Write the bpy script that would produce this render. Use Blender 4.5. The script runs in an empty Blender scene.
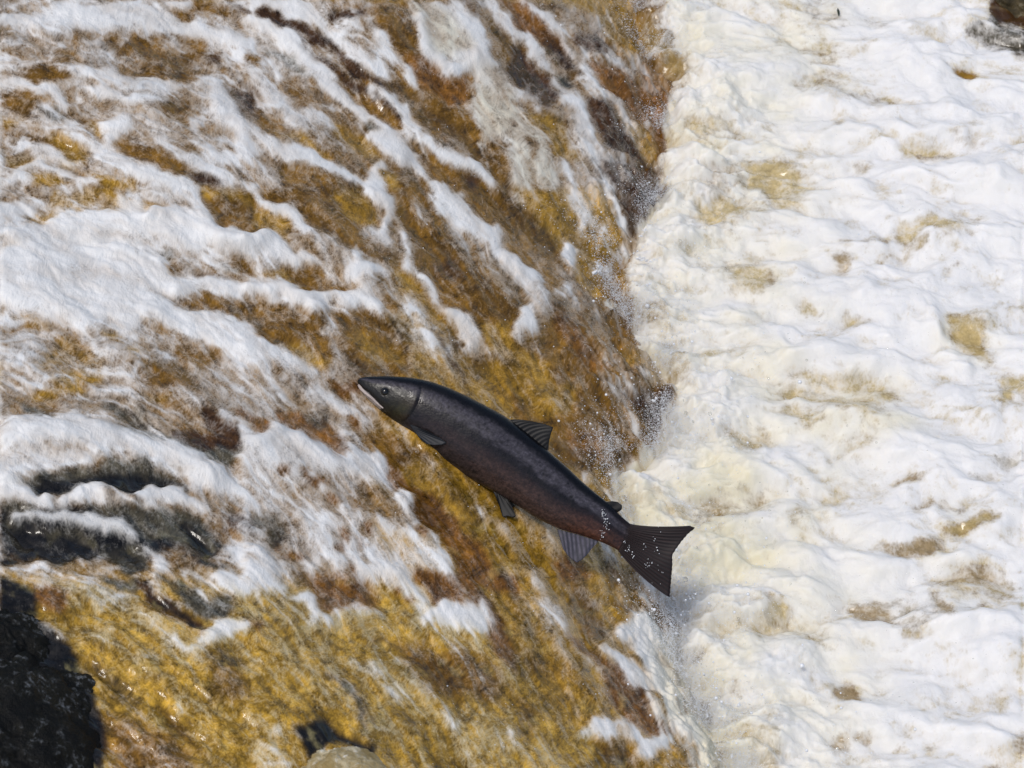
import bpy, math, random
import numpy as np
from mathutils import Vector, Matrix

S = bpy.context.scene
# ------------------------------------------------------------------ camera
PITCH = math.radians(45.0)
DIST = 9.0
LENS = 129.6                                   # 2.5 m of water across the frame at the pool
cam_d = bpy.data.cameras.new("camera")
cam_d.lens = LENS; cam_d.sensor_width = 36.0
cam_d.dof.use_dof = True; cam_d.dof.focus_distance = 8.25; cam_d.dof.aperture_fstop = 9.0
cam_d.clip_start = 0.1; cam_d.clip_end = 500.0
cam = bpy.data.objects.new("camera", cam_d)
S.collection.objects.link(cam)
CAM = np.array([0.0, -DIST*math.cos(PITCH), DIST*math.sin(PITCH)])
cam.location = CAM
cam.rotation_euler = (math.pi/2 - PITCH, 0, 0)
S.camera = cam
FWD = np.array([0.0, math.cos(PITCH), -math.sin(PITCH)])
UP = np.array([0.0, math.sin(PITCH), math.cos(PITCH)])
FPX = LENS/36.0*1024.0
PXM = DIST/FPX                                 # metres per pixel at the pool

# ------------------------------------------------------------------ light
SUN_EL, SUN_AZ = math.radians(66), math.radians(222)   # azimuth clockwise from +Y
world = bpy.data.worlds.new("World"); S.world = world
world.use_nodes = True
nt = world.node_tree
bg = nt.nodes["Background"]
sky = nt.nodes.new("ShaderNodeTexSky")
sky.sky_type = 'NISHITA'; sky.sun_disc = False
sky.sun_elevation = SUN_EL; sky.sun_rotation = SUN_AZ
sky.air_density = 1.0; sky.dust_density = 2.5; sky.ozone_density = 1.0
nt.links.new(sky.outputs[0], bg.inputs[0])
bg.inputs[1].default_value = 0.13
sun_d = bpy.data.lights.new("sun", 'SUN')
sun_d.energy = 1.5; sun_d.angle = math.radians(12); sun_d.color = (1.0, 0.96, 0.9)
sun = bpy.data.objects.new("sun", sun_d); S.collection.objects.link(sun)
sd = Vector((math.sin(SUN_AZ)*math.cos(SUN_EL), math.cos(SUN_AZ)*math.cos(SUN_EL), math.sin(SUN_EL)))
sun.rotation_euler = sd.to_track_quat('Z', 'Y').to_euler()
sun.location = (0, -3, 8)
S.view_settings.view_transform = 'Standard'
S.view_settings.look = 'None'
S.view_settings.exposure = 0.12
S.view_settings.gamma = 1.0

# ------------------------------------------------------------------ noise
RNG = np.random.default_rng(7)
_perm = RNG.permutation(256).astype(np.int32)
_perm = np.concatenate([_perm, _perm, _perm])
_ga = RNG.random(256)*2*math.pi
_gx, _gy = np.cos(_ga).astype(np.float32), np.sin(_ga).astype(np.float32)
def perlin(x, y, seed=0):
    x = np.asarray(x, np.float32)+seed*17.31; y = np.asarray(y, np.float32)+seed*9.77
    xi = np.floor(x).astype(np.int32); yi = np.floor(y).astype(np.int32)
    xf = x-xi; yf = y-yi
    u = xf*xf*xf*(xf*(xf*6-15)+10); v = yf*yf*yf*(yf*(yf*6-15)+10)
    xi &= 255; yi &= 255
    def g(a, b, dx, dy):
        h = _perm[_perm[a]+b]
        return _gx[h]*dx+_gy[h]*dy
    xj = (xi+1) & 255; yj = (yi+1) & 255
    n00 = g(xi, yi, xf, yf); n10 = g(xj, yi, xf-1, yf)
    n01 = g(xi, yj, xf, yf-1); n11 = g(xj, yj, xf-1, yf-1)
    a = n00+u*(n10-n00); b = n01+u*(n11-n01)
    return (a+v*(b-a))*1.5
def fbm(x, y, o=4, seed=0, lac=2.03, gain=0.5):
    s = 0; a = 1.0; t = 0
    for i in range(o):
        s = s+a*perlin(x, y, seed+i*3); t += a
        x = x*lac; y = y*lac; a *= gain
    return s/t*1.4
def billow(x, y, o=4, seed=0, gain=0.5):
    s = 0; a = 1.0; t = 0
    for i in range(o):
        s = s+a*np.abs(perlin(x, y, seed+i*5)); t += a
        x = x*2.1+3.1; y = y*2.1+1.7; a *= gain
    return s/t*2.2
def sst(a, b, x):
    t = np.clip((x-a)/(b-a), 0, 1)
    return t*t*(3-2*t)

# ------------------------------------------------------------------ where the foam lies
# A survey of the water surface: foam streamers (strokes) and clear patches (polygons).
MW, MH = 1024, 768
YY, XX = np.mgrid[0:MH, 0:MW].astype(np.float32)
foam = np.full((MH, MW), 0.45, np.float32)      # cover of foam 0..1
hgt = np.zeros((MH, MW), np.float32)           # extra height in map units
tone = np.zeros((MH, MW, 3), np.float32)       # colour of the water under the foam
cream = np.zeros((MH, MW), np.float32)         # peat-stained foam
COL = dict(G=(0.29, 0.160, 0.017), B=(0.160, 0.080, 0.010), D=(0.055, 0.025, 0.008), A=(0.36, 0.208, 0.024), K=(0.012, 0.011, 0.010),
           R=(0.17, 0.072, 0.011), Y=(0.52, 0.41, 0.20), O=(0.065, 0.055, 0.034),
           T=(0.42, 0.37, 0.26), N=(0.34, 0.25, 0.13), M=(0.22, 0.18, 0.13), H=(0.44, 0.33, 0.14))
tone[:] = COL['B']
_wx = fbm(XX/26, YY/26, 3, 40)*7; _wy = fbm(XX/26, YY/26, 3, 47)*7
_wx2 = fbm(XX/7, YY/7, 2, 50)*2.2; _wy2 = fbm(XX/7, YY/7, 2, 53)*2.2
WXX = XX+_wx+_wx2; WYY = YY+_wy+_wy2
OX = OY = 0
def tile(x, y):
    global OX, OY
    OX, OY = x, y
def pts(s):
    return [(float(a)/4+OX, float(b)/4+OY) for a, b in (q.split(',') for q in s.split())]
def _apply(m, kind, a, hh, sl):
    h0 = hh == 0; f = foam[sl]; t = tone[sl]; c = cream[sl]; h = hgt[sl]
    k = m*a
    if kind in 'WVCSLF':
        tgt = dict(W=1.0, V=0.48, C=0.95, S=0.58, L=0.5, F=0.66)[kind]
        f += (tgt-f)*k
        if kind == 'C': c += ((0.55 if OX+OY == 0 and h0 else 1.0)-c)*k
        if kind == 'W': c += (0-c)*k
    else:
        f += ((0.34 if kind in 'YT' else 0.22 if kind in 'NMH' else 0.0 if kind == 'K' else 0.13 if kind == 'A' else 0.05)-f)*k
        t += (np.array(COL[kind], np.float32)-t)*np.clip(k*1.6, 0, 1)[..., None]
    h += hh*m
def stroke(kind, w, s, a=1.0, h=None, soft=0.6):
    P = pts(s); w = w/4.0
    x0 = min(p[0] for p in P)-w-14; x1 = max(p[0] for p in P)+w+14
    y0 = min(p[1] for p in P)-w-14; y1 = max(p[1] for p in P)+w+14
    sl = (slice(max(0, int(y0)), max(0, min(MH, int(y1)))), slice(max(0, int(x0)), max(0, min(MW, int(x1)))))
    X = WXX[sl]; Y = WYY[sl]
    if X.size == 0: return
    d = np.full(X.shape, 1e9, np.float32); n = len(P)-1
    for i in range(n):
        (ax, ay), (bx, by) = P[i], P[i+1]
        dx, dy = bx-ax, by-ay; L = dx*dx+dy*dy+1e-6
        t = np.clip(((X-ax)*dx+(Y-ay)*dy)/L, 0, 1)
        q = (i+t)/n
        ww = w*(0.45+0.55*np.sin(np.clip(q*math.pi, 0.12, 3.02))**0.6)
        d = np.minimum(d, np.hypot(X-ax-t*dx, Y-ay-t*dy)/ww)
    m = 1-sst(1-soft, 1+soft*0.4, d)
    if h is None: h = (0.30*w if kind in 'WC' else (0.12*w if kind in 'VS' else -0.15*w))
    _apply(m, kind, a, h, sl)
def patch(kind, s, a=1.0, h=None, soft=14):
    P = pts(s); soft = soft/4.0
    x0 = min(p[0] for p in P)-14; x1 = max(p[0] for p in P)+14
    y0 = min(p[1] for p in P)-14; y1 = max(p[1] for p in P)+14
    sl = (slice(max(0, int(y0)), max(0, min(MH, int(y1)))), slice(max(0, int(x0)), max(0, min(MW, int(x1)))))
    X = WXX[sl]; Y = WYY[sl]
    if X.size == 0: return
    ins = np.zeros(X.shape, bool); d = np.full(X.shape, 1e9, np.float32)
    for i in range(len(P)):
        (ax, ay), (bx, by) = P[i], P[(i+1) % len(P)]
        dx, dy = bx-ax, by-ay; L = dx*dx+dy*dy+1e-6
        t = np.clip(((X-ax)*dx+(Y-ay)*dy)/L, 0, 1)
        d = np.minimum(d, np.hypot(X-ax-t*dx, Y-ay-t*dy))
        if abs(dy) > 1e-6:
            c = ((ay > Y) != (by > Y)) & (X < dx*(Y-ay)/dy+ax)
            ins ^= c
    sdist = np.where(ins, d, -d)
    m = sst(-soft, soft, sdist)
    if h is None: h = -1.2 if kind in 'GBDKRYOTNMHA' else 1.5
    _apply(m, kind, a, h, sl)
W = lambda w, s, **k: stroke('W', w, s, **k)
V = lambda w, s, **k: stroke('V', w, s, **k)
P_ = patch

# ---- broad zones (coordinates in map units: tile(0,0) with values x4)
tile(0, 0)
P_('S', "-400,-400 1100,-400 1400,500 1500,1300 1000,1700 -400,1700", h=0, soft=160, a=1.0)
P_('V', "1000,-400 2600,-400 2700,600 2500,1100 2000,1300 1500,900", h=0, soft=120)
P_('G', "1700,500 2500,1000 2700,1500 2500,2400 2900,3200 1800,3200 1500,2100", h=0, soft=120, a=.85)
P_('B', "1200,300 1900,300 2400,1100 2500,1700 1900,1500 1500,900", h=0, soft=120, a=.6)
P_('A', "-400,2300 700,2350 1500,2350 2000,2500 2700,3400 -400,3400", h=0, soft=120, a=1.0)
# the plunge pool is nearly all foam
P_('C', "2590,-400 2700,200 2640,560 2520,1080 2540,1400 2700,1560 2600,1750 2450,1980 2700,2400 2720,2700 2900,3500 5200,3500 5200,-400", h=0, soft=24)
P_('W', "3500,-400 3300,300 3200,900 3300,1500 3400,1900 3500,2500 3600,3400 5200,3400 5200,-400", h=0, soft=300, a=.9)

def tint(s_, a): 
    P = pts(s_); cx = sum(p[0] for p in P)/len(P); cy = sum(p[1] for p in P)/len(P)
    rx = (max(p[0] for p in P)-min(p[0] for p in P))/2; ry = (max(p[1] for p in P)-min(p[1] for p in P))/2
    cream[:] = np.maximum(cream, a*(1-sst(.5, 1.15, np.hypot((WXX-cx)/rx, (WYY-cy)/ry))))
# ---- tile 0,0
tile(0, 0)
P_('B', "290,130 350,125 355,165 290,168", a=.8)
P_('B', "205,200 320,203 300,215 250,222", a=.8)
P_('B', "65,290 150,262 310,295 300,315 200,335 140,325")
P_('V', "430,130 620,120 830,150 830,330 560,330 450,260", a=.8, h=0)
stroke('B', 26, "450,150 480,200 560,170 600,235"); stroke('B', 22, "530,140 620,180 640,215")
stroke('B', 40, "650,220 720,230 740,290 690,200"); stroke('B', 34, "760,160 800,200 740,215")
stroke('B', 24, "480,270 560,295 700,300 790,295"); stroke('B', 14, "610,125 670,160")
P_('D', "840,230 880,225 875,265 835,265", a=.7)
P_('B', "980,240 1040,235 1040,300 1000,290")
P_('D', "890,350 1040,330 1040,470 940,450", a=.5, soft=40)
P_('B', "0,400 100,360 200,405 150,430 100,465 60,440"); P_('G', "0,460 90,480 40,498 0,490", a=.8)
P_('O', "150,455 220,432 290,470 220,487", a=.7)
P_('B', "630,355 690,370 700,410 755,410 740,495 650,495 635,440 670,425", a=.9)
P_('B', "700,30 765,35 790,75 740,70 690,45", a=.9)
stroke('B', 26, "770,5 840,20 900,45", a=.8); stroke('D', 14, "900,0 960,25 1030,50")
stroke('B', 16, "480,340 510,365 530,375", a=.7); stroke('B', 12, "180,30 260,15", a=.6)
P_('B', "480,565 530,590 700,620 745,680 700,700 560,650 490,610"); P_('B', "680,575 790,590 800,635 760,625", a=.9)
P_('B', "870,655 950,680 970,730 910,700"); P_('D', "750,690 830,685 910,745 780,735", a=.7)
P_('G', "190,545 320,560 360,620 280,655 230,610", a=.7, soft=24); P_('G', "340,690 540,720 560,770 420,760", a=.8)
P_('G', "140,700 240,700 260,745 150,745", a=.8); P_('G', "0,640 90,610 210,640 40,690", a=.5)
stroke('B', 10, "70,545 190,545", a=.6); stroke('G', 22, "360,500 410,530", a=.6)
W(44, "-60,60 0,55 150,85 300,80 450,70 560,55 650,80 760,115 900,140 970,190")
W(34, "630,0 750,0"); W(42, "420,500 500,500 450,540 460,560", h=4)
W(42, "850,320 900,420 950,510 990,620", a=.8); W(22, "20,740 90,680 150,645 250,680 390,745", h=3)
W(22, "600,555 700,600 830,670 960,740", a=.8); W(34, "380,580 480,650 620,720 800,768", a=.8)
W(30, "0,345 90,335 180,370 260,430", h=2.5); W(26, "350,370 500,390 640,400", a=.8); W(30, "300,290 420,290 600,340 800,340", a=.7)
W(18, "30,570 180,600 300,640", a=.8); W(30, "860,620 950,640", a=.9)
stroke('O', 5, "0,25 120,40 260,30 420,22 560,40", a=.55, h=-3); stroke('O', 5, "420,90 560,65 760,95 900,120 1030,150", a=.3, h=-2)
# ---- tile 256,0
tile(256, 0)
W(60, "0,10 100,20 220,60 260,90", a=.9, h=3)
stroke('D', 26, "30,45 110,80 220,140 330,190"); stroke('D', 16, "0,50 100,100 200,190 300,290 420,350 480,390", a=.9)
P_('D', "300,30 420,30 440,70 370,85 310,90", a=.85)
P_('B', "460,60 520,40 640,100 660,190 720,250 780,290 830,275 880,300 860,400 800,425 720,370 640,330 560,220 500,150")
P_('R', "580,200 700,230 780,320 860,300 850,400 790,420 700,340 620,300", a=.6)
P_('V', "360,90 470,100 550,210 640,340 560,300 450,220", a=.9); W(30, "470,140 520,200 550,225", a=.8); W(26, "600,280 640,345", a=.8)
P_('D', "280,200 380,230 450,310 560,360 640,430 660,500 560,420 440,320 330,260", a=.9)
P_('B', "440,240 560,310 700,390 880,520 930,650 800,600 640,500 540,380", a=.8)
W(26, "270,140 350,180 440,260 530,310", a=.8)
P_('C', "600,0 700,0 800,90 930,200 960,280 1030,350 1030,520 900,600 880,480 860,400 900,330 820,250 700,220 650,120", a=.6)
W(30, "650,60 660,150 700,220 760,275 800,290 860,260 880,220", h=5); W(46, "820,220 900,220 940,260", h=4)
W(40, "720,20 820,60 900,140 930,200", a=.9, h=3); W(14, "880,270 920,330 970,375", a=.8)
V(60, "760,0 900,20 1030,110", a=.9); stroke('D', 22, "800,10 880,60", a=.5)
P_('B', "900,90 980,110 1040,200 1040,330 960,250 930,180", a=.9); P_('R', "960,0 1040,0 1040,60")
W(20, "880,0 950,60 1040,150", a=.6)
W(40, "-20,80 80,130 180,230 260,320 360,400 420,470 520,520", h=4); W(14, "0,100 120,160 230,260 300,350", a=.9)
stroke('O', 22, "40,210 120,240 200,310", a=.8); stroke('B', 24, "230,340 300,420 380,470", a=.95)
stroke('B', 14, "0,290 80,330 150,370 200,420", a=.6)
W(34, "0,310 60,370 150,480 200,540", a=.7); V(50, "90,230 200,330 280,440 380,500", a=.9)
W(26, "190,440 250,480 300,520", a=.8)
P_('B', "0,420 120,500 200,560 260,600 400,620 500,660 480,720 380,700 200,610 100,560 0,500", a=.75)
P_('G', "80,520 220,560 300,640 240,620", a=.7); P_('G', "250,480 420,540 500,640 400,600", a=.7, soft=24)
P_('B', "80,640 200,650 340,700 500,740 500,790 120,790", a=.9)
W(30, "-10,520 80,590 200,630 330,690 440,740", a=.85)
W(54, "460,540 540,570 590,650", h=6); W(46, "500,660 480,740 480,800", h=3); W(50, "560,600 650,650 720,720 800,800", a=.85, h=3)
stroke('G', 30, "520,700 550,740", a=.9); stroke('O', 16, "430,500 500,525", a=.6)
W(28, "440,350 520,400 600,450 630,500 650,550", a=.9, h=3)
W(26, "590,530 700,590 800,650 900,690 960,768", h=5); W(26, "800,670 880,670 930,740", a=.9, h=3)
P_('B', "640,600 720,640 790,680 800,768 700,720"); P_('D', "830,700 890,710 900,790 840,790", a=.8)
stroke('D', 14, "480,380 560,450 640,540", a=.8); stroke('V', 40, "700,540 800,580 860,640", a=.6)
stroke('S', 40, "680,350 780,430 900,480", a=.35, h=0)
# ---- tile 512,0
tile(512, 0)
P_('R', "0,0 60,0 150,100 220,180 240,240 120,190 0,90"); P_('G', "150,0 500,0 560,200 480,260 400,180 300,60", a=.8)
P_('V', "400,0 560,0 600,130 480,90", a=.5); P_('D', "240,130 340,130 400,230 300,220", a=.6)
P_('R', "300,260 400,270 500,330 620,400 620,520 600,620 560,540 440,420 380,380 330,310")
P_('R', "520,220 680,230 700,330 640,400 520,350", a=.6); P_('G', "560,100 700,170 700,320 600,220", a=.35)
W(20, "30,0 120,60 190,120 230,210 290,290 350,370 420,430 480,510 560,620", h=4, a=.85)
V(50, "350,380 440,450 520,540 600,680 630,740", a=.5); P_('G', "430,480 520,540 600,680 560,690 480,590", a=.5)
W(34, "-20,90 60,160 120,270 200,370 270,460 300,580 330,640", a=.8, h=3)
V(60, "180,240 290,330 260,400 300,380", a=.5); stroke('O', 24, "180,300 230,330", a=.7)
P_('D', "-10,170 60,220 130,300 190,380 160,440 60,380 -10,300", a=.9); P_('D', "280,400 380,420 470,560 560,680 420,620 320,520", a=.85)
P_('D', "150,190 230,210 280,290 180,240", a=.5)
V(24, "-10,340 60,380 130,450 200,470"); W(16, "0,350 80,400 140,460", a=.6)
P_('G', "60,440 200,470 260,600 300,680 180,620 110,520", a=.6)
P_('C', "-10,400 60,440 150,560 190,680 160,780 -10,780", a=.5); stroke('B', 14, "60,560 90,640", a=.8); stroke('B', 20, "0,470 30,520", a=.5)
P_('D', "330,620 600,700 620,790 400,790", a=.6); V(50, "160,640 280,680 380,760", a=.8); V(60, "300,580 420,680 560,760", a=.25)
W(16, "170,640 240,730 270,790", a=.6); W(14, "330,700 400,780", a=.5)
# ---- tile 0,192
tile(0, 192)
P_('G', "200,20 400,-5 520,30 780,80 640,60 520,100 420,30 300,70 180,60", a=.6); P_('G', "120,90 230,80 380,90 420,50 520,100 250,145 150,120", a=.75)
P_('B', "30,130 80,145 70,160 30,155", a=.7); P_('G', "30,220 110,215 100,245 0,265", a=.7); P_('B', "640,40 760,40 770,75 660,65", a=.6)
P_('B', "800,-10 1040,20 1040,170 960,180 880,140 830,80"); stroke('G', 20, "820,0 960,20 1030,40", a=.7)
stroke('B', 20, "930,270 1040,340", a=.8); stroke('O', 12, "860,290 960,310", a=.6)
W(44, "-20,90 60,70 120,70", a=.9); V(30, "0,40 150,30 330,45")
W(60, "50,180 200,160 330,130 480,115 600,130 700,170 830,200 960,220", h=6); W(56, "620,100 700,90 800,120 880,180 960,200 1060,200", h=7)
W(40, "480,40 580,90 660,100", a=.9)
stroke('O', 6, "60,215 300,205 440,210 620,250 700,270", a=.5, h=-4); stroke('O', 10, "590,230 640,250 690,240", a=.6, h=-2)
W(90, "-40,300 120,260 320,240 500,260 620,320 700,370", h=5)
stroke('B', 14, "170,375 260,372 380,365", a=.55, h=-3); stroke('O', 14, "520,235 570,260", a=.5)
P_('B', "655,290 700,290 750,370 690,350", a=.9); P_('D', "790,330 860,340 940,350 900,370 820,350", a=.6)
W(120, "-40,400 100,390 300,420 500,440 620,480", h=5); W(50, "600,480 760,530 900,600 1050,700", h=4, a=.95)
W(26, "700,400 800,370 920,380 1060,410", h=4)
P_('B', "730,430 830,405 950,430 1040,480 1040,600 960,550 880,490 780,460"); stroke('B', 18, "740,480 800,490", a=.6)
W(34, "800,490 900,500 980,560 1050,620", a=.8)
stroke('B', 24, "570,515 670,550", a=.55); P_('B', "690,600 740,620 800,650 850,600 860,650 800,685 720,660", a=.9)
P_('B', "540,670 640,665 700,710 800,750 780,790 600,760 560,700", a=.85, soft=24); stroke('G', 20, "420,570 480,580", a=.6); stroke('G', 24, "510,620 550,630", a=.5)
stroke('G', 50, "150,700 260,650 400,680", a=.35); stroke('G', 40, "230,750 400,740", a=.6); stroke('G', 40, "60,500 180,530", a=.25); stroke('G', 30, "230,600 300,595", a=.3)
# ---- tile 256,192
tile(256, 192)
P_('B', "-10,0 440,0 500,60 490,150 400,130 440,210 540,260 520,300 420,250 300,200 210,170 120,80 -10,60", a=.95)
P_('G', "300,0 430,0 490,80 470,140 360,90", a=.6); P_('G', "-10,40 120,100 150,190 -10,150", a=.5)
W(30, "-20,0 80,60 160,110 210,170 320,220 420,270", h=4); V(60, "160,190 300,240 400,290", a=.9); stroke('B', 16, "165,230 195,240", a=.9)
W(50, "-40,220 40,200 100,240 200,290", h=5); W(26, "400,260 430,300 520,330", a=.7)
P_('B', "60,310 200,300 300,350 400,390 250,400 130,370", a=.75); P_('G', "0,310 120,320 200,390 60,340", a=.6)
W(44, "370,320 440,330 440,400", h=4); W(24, "-20,350 120,390 180,390", a=.5)
W(36, "-30,390 80,400 200,440 270,490", h=7); W(30, "170,400 300,410 400,440 500,480", h=7); W(30, "230,450 262,495", h=5)
P_('B', "-10,450 120,460 250,500 320,480 480,490 600,590 620,740 420,740 340,620 300,560 280,768 100,720 -10,620", a=.95)
P_('G', "100,600 200,620 300,700 200,700", a=.6); P_('G', "380,560 540,600 600,680 480,700", a=.4, soft=30)
V(30, "280,500 320,580 350,660 400,720", a=.8); V(30, "560,600 620,640 620,700", a=.5)
W(46, "-40,620 80,650 180,700 280,768", a=.85, h=4); V(80, "0,720 120,760", a=.7)
W(26, "460,0 530,20 540,70 500,150", h=5); W(24, "430,130 500,180 530,210", a=.8); W(26, "560,100 600,180 630,220 600,290 660,340 690,380", a=.75, h=3)
P_('B', "560,0 720,0 720,80 640,200 600,120", a=.5); V(30, "640,40 660,130", a=.5)
W(60, "720,0 760,60 850,120 940,180 1000,240 1040,330", h=5, a=.9); V(40, "760,160 860,240 960,320 1020,400", a=.7)
P_('B', "820,0 960,0 1040,60 1040,160 940,140 860,80"); 
P_('B', "630,250 700,230 860,260 960,380 1030,500 1030,640 880,560 860,510 740,470 680,390 630,320", a=1); P_('D', "700,260 800,260 820,360 720,340", a=.4)
P_('G', "900,520 1040,520 1040,680 940,650", a=.7)
V(60, "440,370 520,380 600,450 680,560 740,650 820,760", a=.85); W(22, "600,460 680,560 750,660", a=.6, h=3)
P_('B', "490,410 560,420 600,480 530,460", a=.9); P_('G', "540,320 600,330 650,400 600,390", a=.7)
W(26, "620,300 680,380 740,460 780,500", a=.7); W(56, "780,500 840,520 860,590 840,620", h=6); W(30, "840,600 900,650 940,670", a=.7)
P_('D', "760,560 820,600 800,640", a=.5); V(24, "860,680 930,660 1040,650", a=.6); W(24, "870,710 900,740", a=.7); P_('G', "900,690 1040,690 1040,790 920,760", a=.8)
stroke('D', 12, "700,560 800,700 840,768", a=.6); stroke('O', 24, "540,500 600,560 660,600", a=.4)
# ---- tile 512,192
tile(512, 192)
P_('G', "0,0 380,0 440,180 400,260 330,300 360,420 300,420 240,260 160,200 60,60", a=.7); P_('B', "-10,0 120,160 220,280 320,420 460,480 470,580 640,768 -10,768 100,560 120,440 -10,200", a=.65)
P_('D', "430,0 580,0 560,100 480,190 430,90", a=.7); P_('V', "230,0 340,10 360,60 300,110 290,220 340,280 290,270 260,100", a=.9)
W(16, "230,0 280,90 290,190", a=.6); P_('G', "320,90 400,60 430,160 400,250 350,210", a=.9)
V(30, "0,30 90,40 100,100", a=.6); P_('R', "120,450 240,480 320,620 400,720 300,740 220,620", a=.5)
W(34, "190,250 240,250 250,320", h=5); W(14, "60,230 160,300 240,360", a=.4); V(50, "130,280 230,340 270,400", a=.8); W(22, "130,400 210,390 270,370", a=.6)
V(50, "260,390 290,470", a=.6); W(50, "-10,270 70,330 100,420 80,520 40,590", h=6); V(40, "100,400 130,540", a=.6)
V(40, "20,580 60,600 120,640", a=.6); P_('G', "-10,640 120,650 200,790 -10,790", a=.7); P_('G', "450,640 560,670 640,768 600,790 500,700", a=.5)
stroke('C', 20, "380,440 450,480 500,590 600,680 650,760", a=.8, h=3)
W(20, "310,300 340,330 400,290", a=.9, h=3); W(12, "380,130 385,190", a=.9); W(14, "420,120 450,140", a=.9)
# ---- tile 0,384
tile(0, 384)
P_('G', "100,40 300,10 320,40 180,70", a=.7); P_('G', "560,30 680,60 600,80", a=.4)
P_('V', "150,90 500,50 900,100 1000,240 700,250 450,180", a=.9, h=0); stroke('O', 24, "100,90 150,120 200,150", a=.8)
P_('O', "430,150 700,220 1000,260 900,330 700,260 500,220", a=.8); stroke('O', 40, "440,100 560,140 580,170", a=.5)
P_('D', "680,200 850,180 1000,230 950,265 800,250 700,240", a=.9); stroke('D', 28, "810,110 880,150 950,210 990,240"); stroke('R', 24, "950,110 1040,170", a=.8); W(18, "880,110 960,170 1010,230", a=.6)
P_('K', "-40,470 300,480 560,490 820,540 900,650 840,700 700,640 560,720 420,700 100,700 -40,640", a=.62, h=-2, soft=30)
W(90, "-40,240 100,210 260,180 400,200 560,260 720,300 860,370", h=11, soft=.9)
W(60, "-40,310 80,330 200,320 330,310", a=.7, h=3)
P_('O', "80,390 200,350 380,330 420,300 560,310 700,370 740,420 620,400 520,440 380,400 240,440 140,430", a=.85, h=-3)
P_('K', "100,400 250,390 420,340 560,350 620,400 520,430 380,400 180,440", a=.95, h=-3); stroke('K', 24, "600,360 680,400 740,420", a=.6)
W(50, "-40,380 60,430 180,470", h=6); W(44, "240,470 360,420 430,450", h=6); W(44, "540,450 620,430 700,450 800,480", h=6); W(60, "780,400 860,380 940,440", a=.85, h=4); stroke('V', 30, "430,450 540,460", h=4)
P_('O', "0,470 120,480 140,520 20,510", a=.8)
P_('O', "300,490 540,480 800,520 880,640 840,680 700,620 560,600 500,530", a=.9, h=-3); stroke('K', 24, "500,540 550,590", a=.7); stroke('K', 34, "740,560 800,640 850,660", a=.8)
W(34, "60,530 220,530 380,550 480,570 530,600", h=6, a=.9); W(26, "540,620 600,670 660,720 640,768", h=4, a=.8); V(30, "560,560 620,580", a=.7)
P_('O', "20,530 160,570 340,590 380,670 560,640 600,740 500,760 440,680 240,720 120,640 30,620", a=.95, h=-3); stroke('K', 60, "60,580 190,640 360,670", a=.8); stroke('K', 30, "450,660 540,700", a=.5)
V(26, "380,660 400,690 420,720", a=.8); V(24, "120,600 220,650 380,710", a=.5)
P_('V', "-10,520 60,640 60,700 -10,700", a=.9); stroke('K', 18, "0,705 70,700"); W(30, "-20,740 120,745 200,760", a=.7)
P_('D', "880,520 1040,540 1040,620 900,600", a=.7, soft=24); W(44, "920,690 1000,700 1060,720", h=4, a=.9); V(40, "700,700 860,750", a=.7); stroke('K', 24, "800,700 880,740", a=.6)
# ---- tile 256,384
tile(256, 384)
V(120, "0,60 160,60 300,100 400,200 460,300", a=.8, h=0); W(40, "230,20 330,80 440,150", a=.7, h=3)
P_('R', "-10,140 50,170 30,215 -10,215"); P_('R', "80,110 180,120 260,150 340,220 385,310 330,310 220,250 150,190 90,160", a=.95); P_('R', "300,0 430,0 420,40 350,30", a=.8)
stroke('R', 20, "370,140 410,160", a=.8); P_('O', "190,120 270,110 300,170 230,190", a=.4)
P_('B', "430,190 560,190 700,310 620,290 560,380 480,300 430,260", a=.9); P_('R', "500,310 580,340 580,430 540,430", a=1)
W(60, "400,290 470,330 520,400", h=4, a=.8)
# frothy lobe
P_('F', "-60,240 80,190 180,230 300,300 400,340 540,440 620,450 660,560 780,660 780,790 -60,790", a=.95, h=6, soft=20)
W(46, "-20,240 80,200 180,240 300,320 400,360", h=5, a=.8); W(110, "0,300 120,290 220,360", a=.5, h=3)
stroke('B', 90, "430,470 520,500 620,560", a=.55, h=-2); W(40, "420,540 520,580 620,620", a=.5); W(30, "570,440 620,490 650,560", a=.6, h=3)
for q in ("100,350 120,360", "230,400 280,410", "290,480 320,490", "330,590 370,650", "310,690 340,680", "60,620 80,660", "450,580 470,600", "420,640 440,650", "640,600 680,620", "200,370 210,380", "380,740 400,768", "130,700 170,700"):
    stroke('R', 26, q, a=.8, h=-1)
stroke('O', 50, "0,540 80,580 60,640", a=.5)
V(60, "580,330 700,340 760,400", a=.7); P_('R', "560,400 700,420 800,540 920,680 1000,790 820,790 760,640 660,560 620,460", a=.95)
P_('G', "700,300 860,370 940,420 980,560 900,480 780,440", a=.8); P_('G', "860,520 980,560 1040,700 1000,790 920,650", a=.6)
W(30, "920,500 960,540 1040,620", a=.6); V(30, "480,180 600,280 700,330", a=.5)
W(26, "0,690 60,740 80,768", a=.9, h=4)
P_('V', "760,300 900,330 880,400", a=.3)
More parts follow.
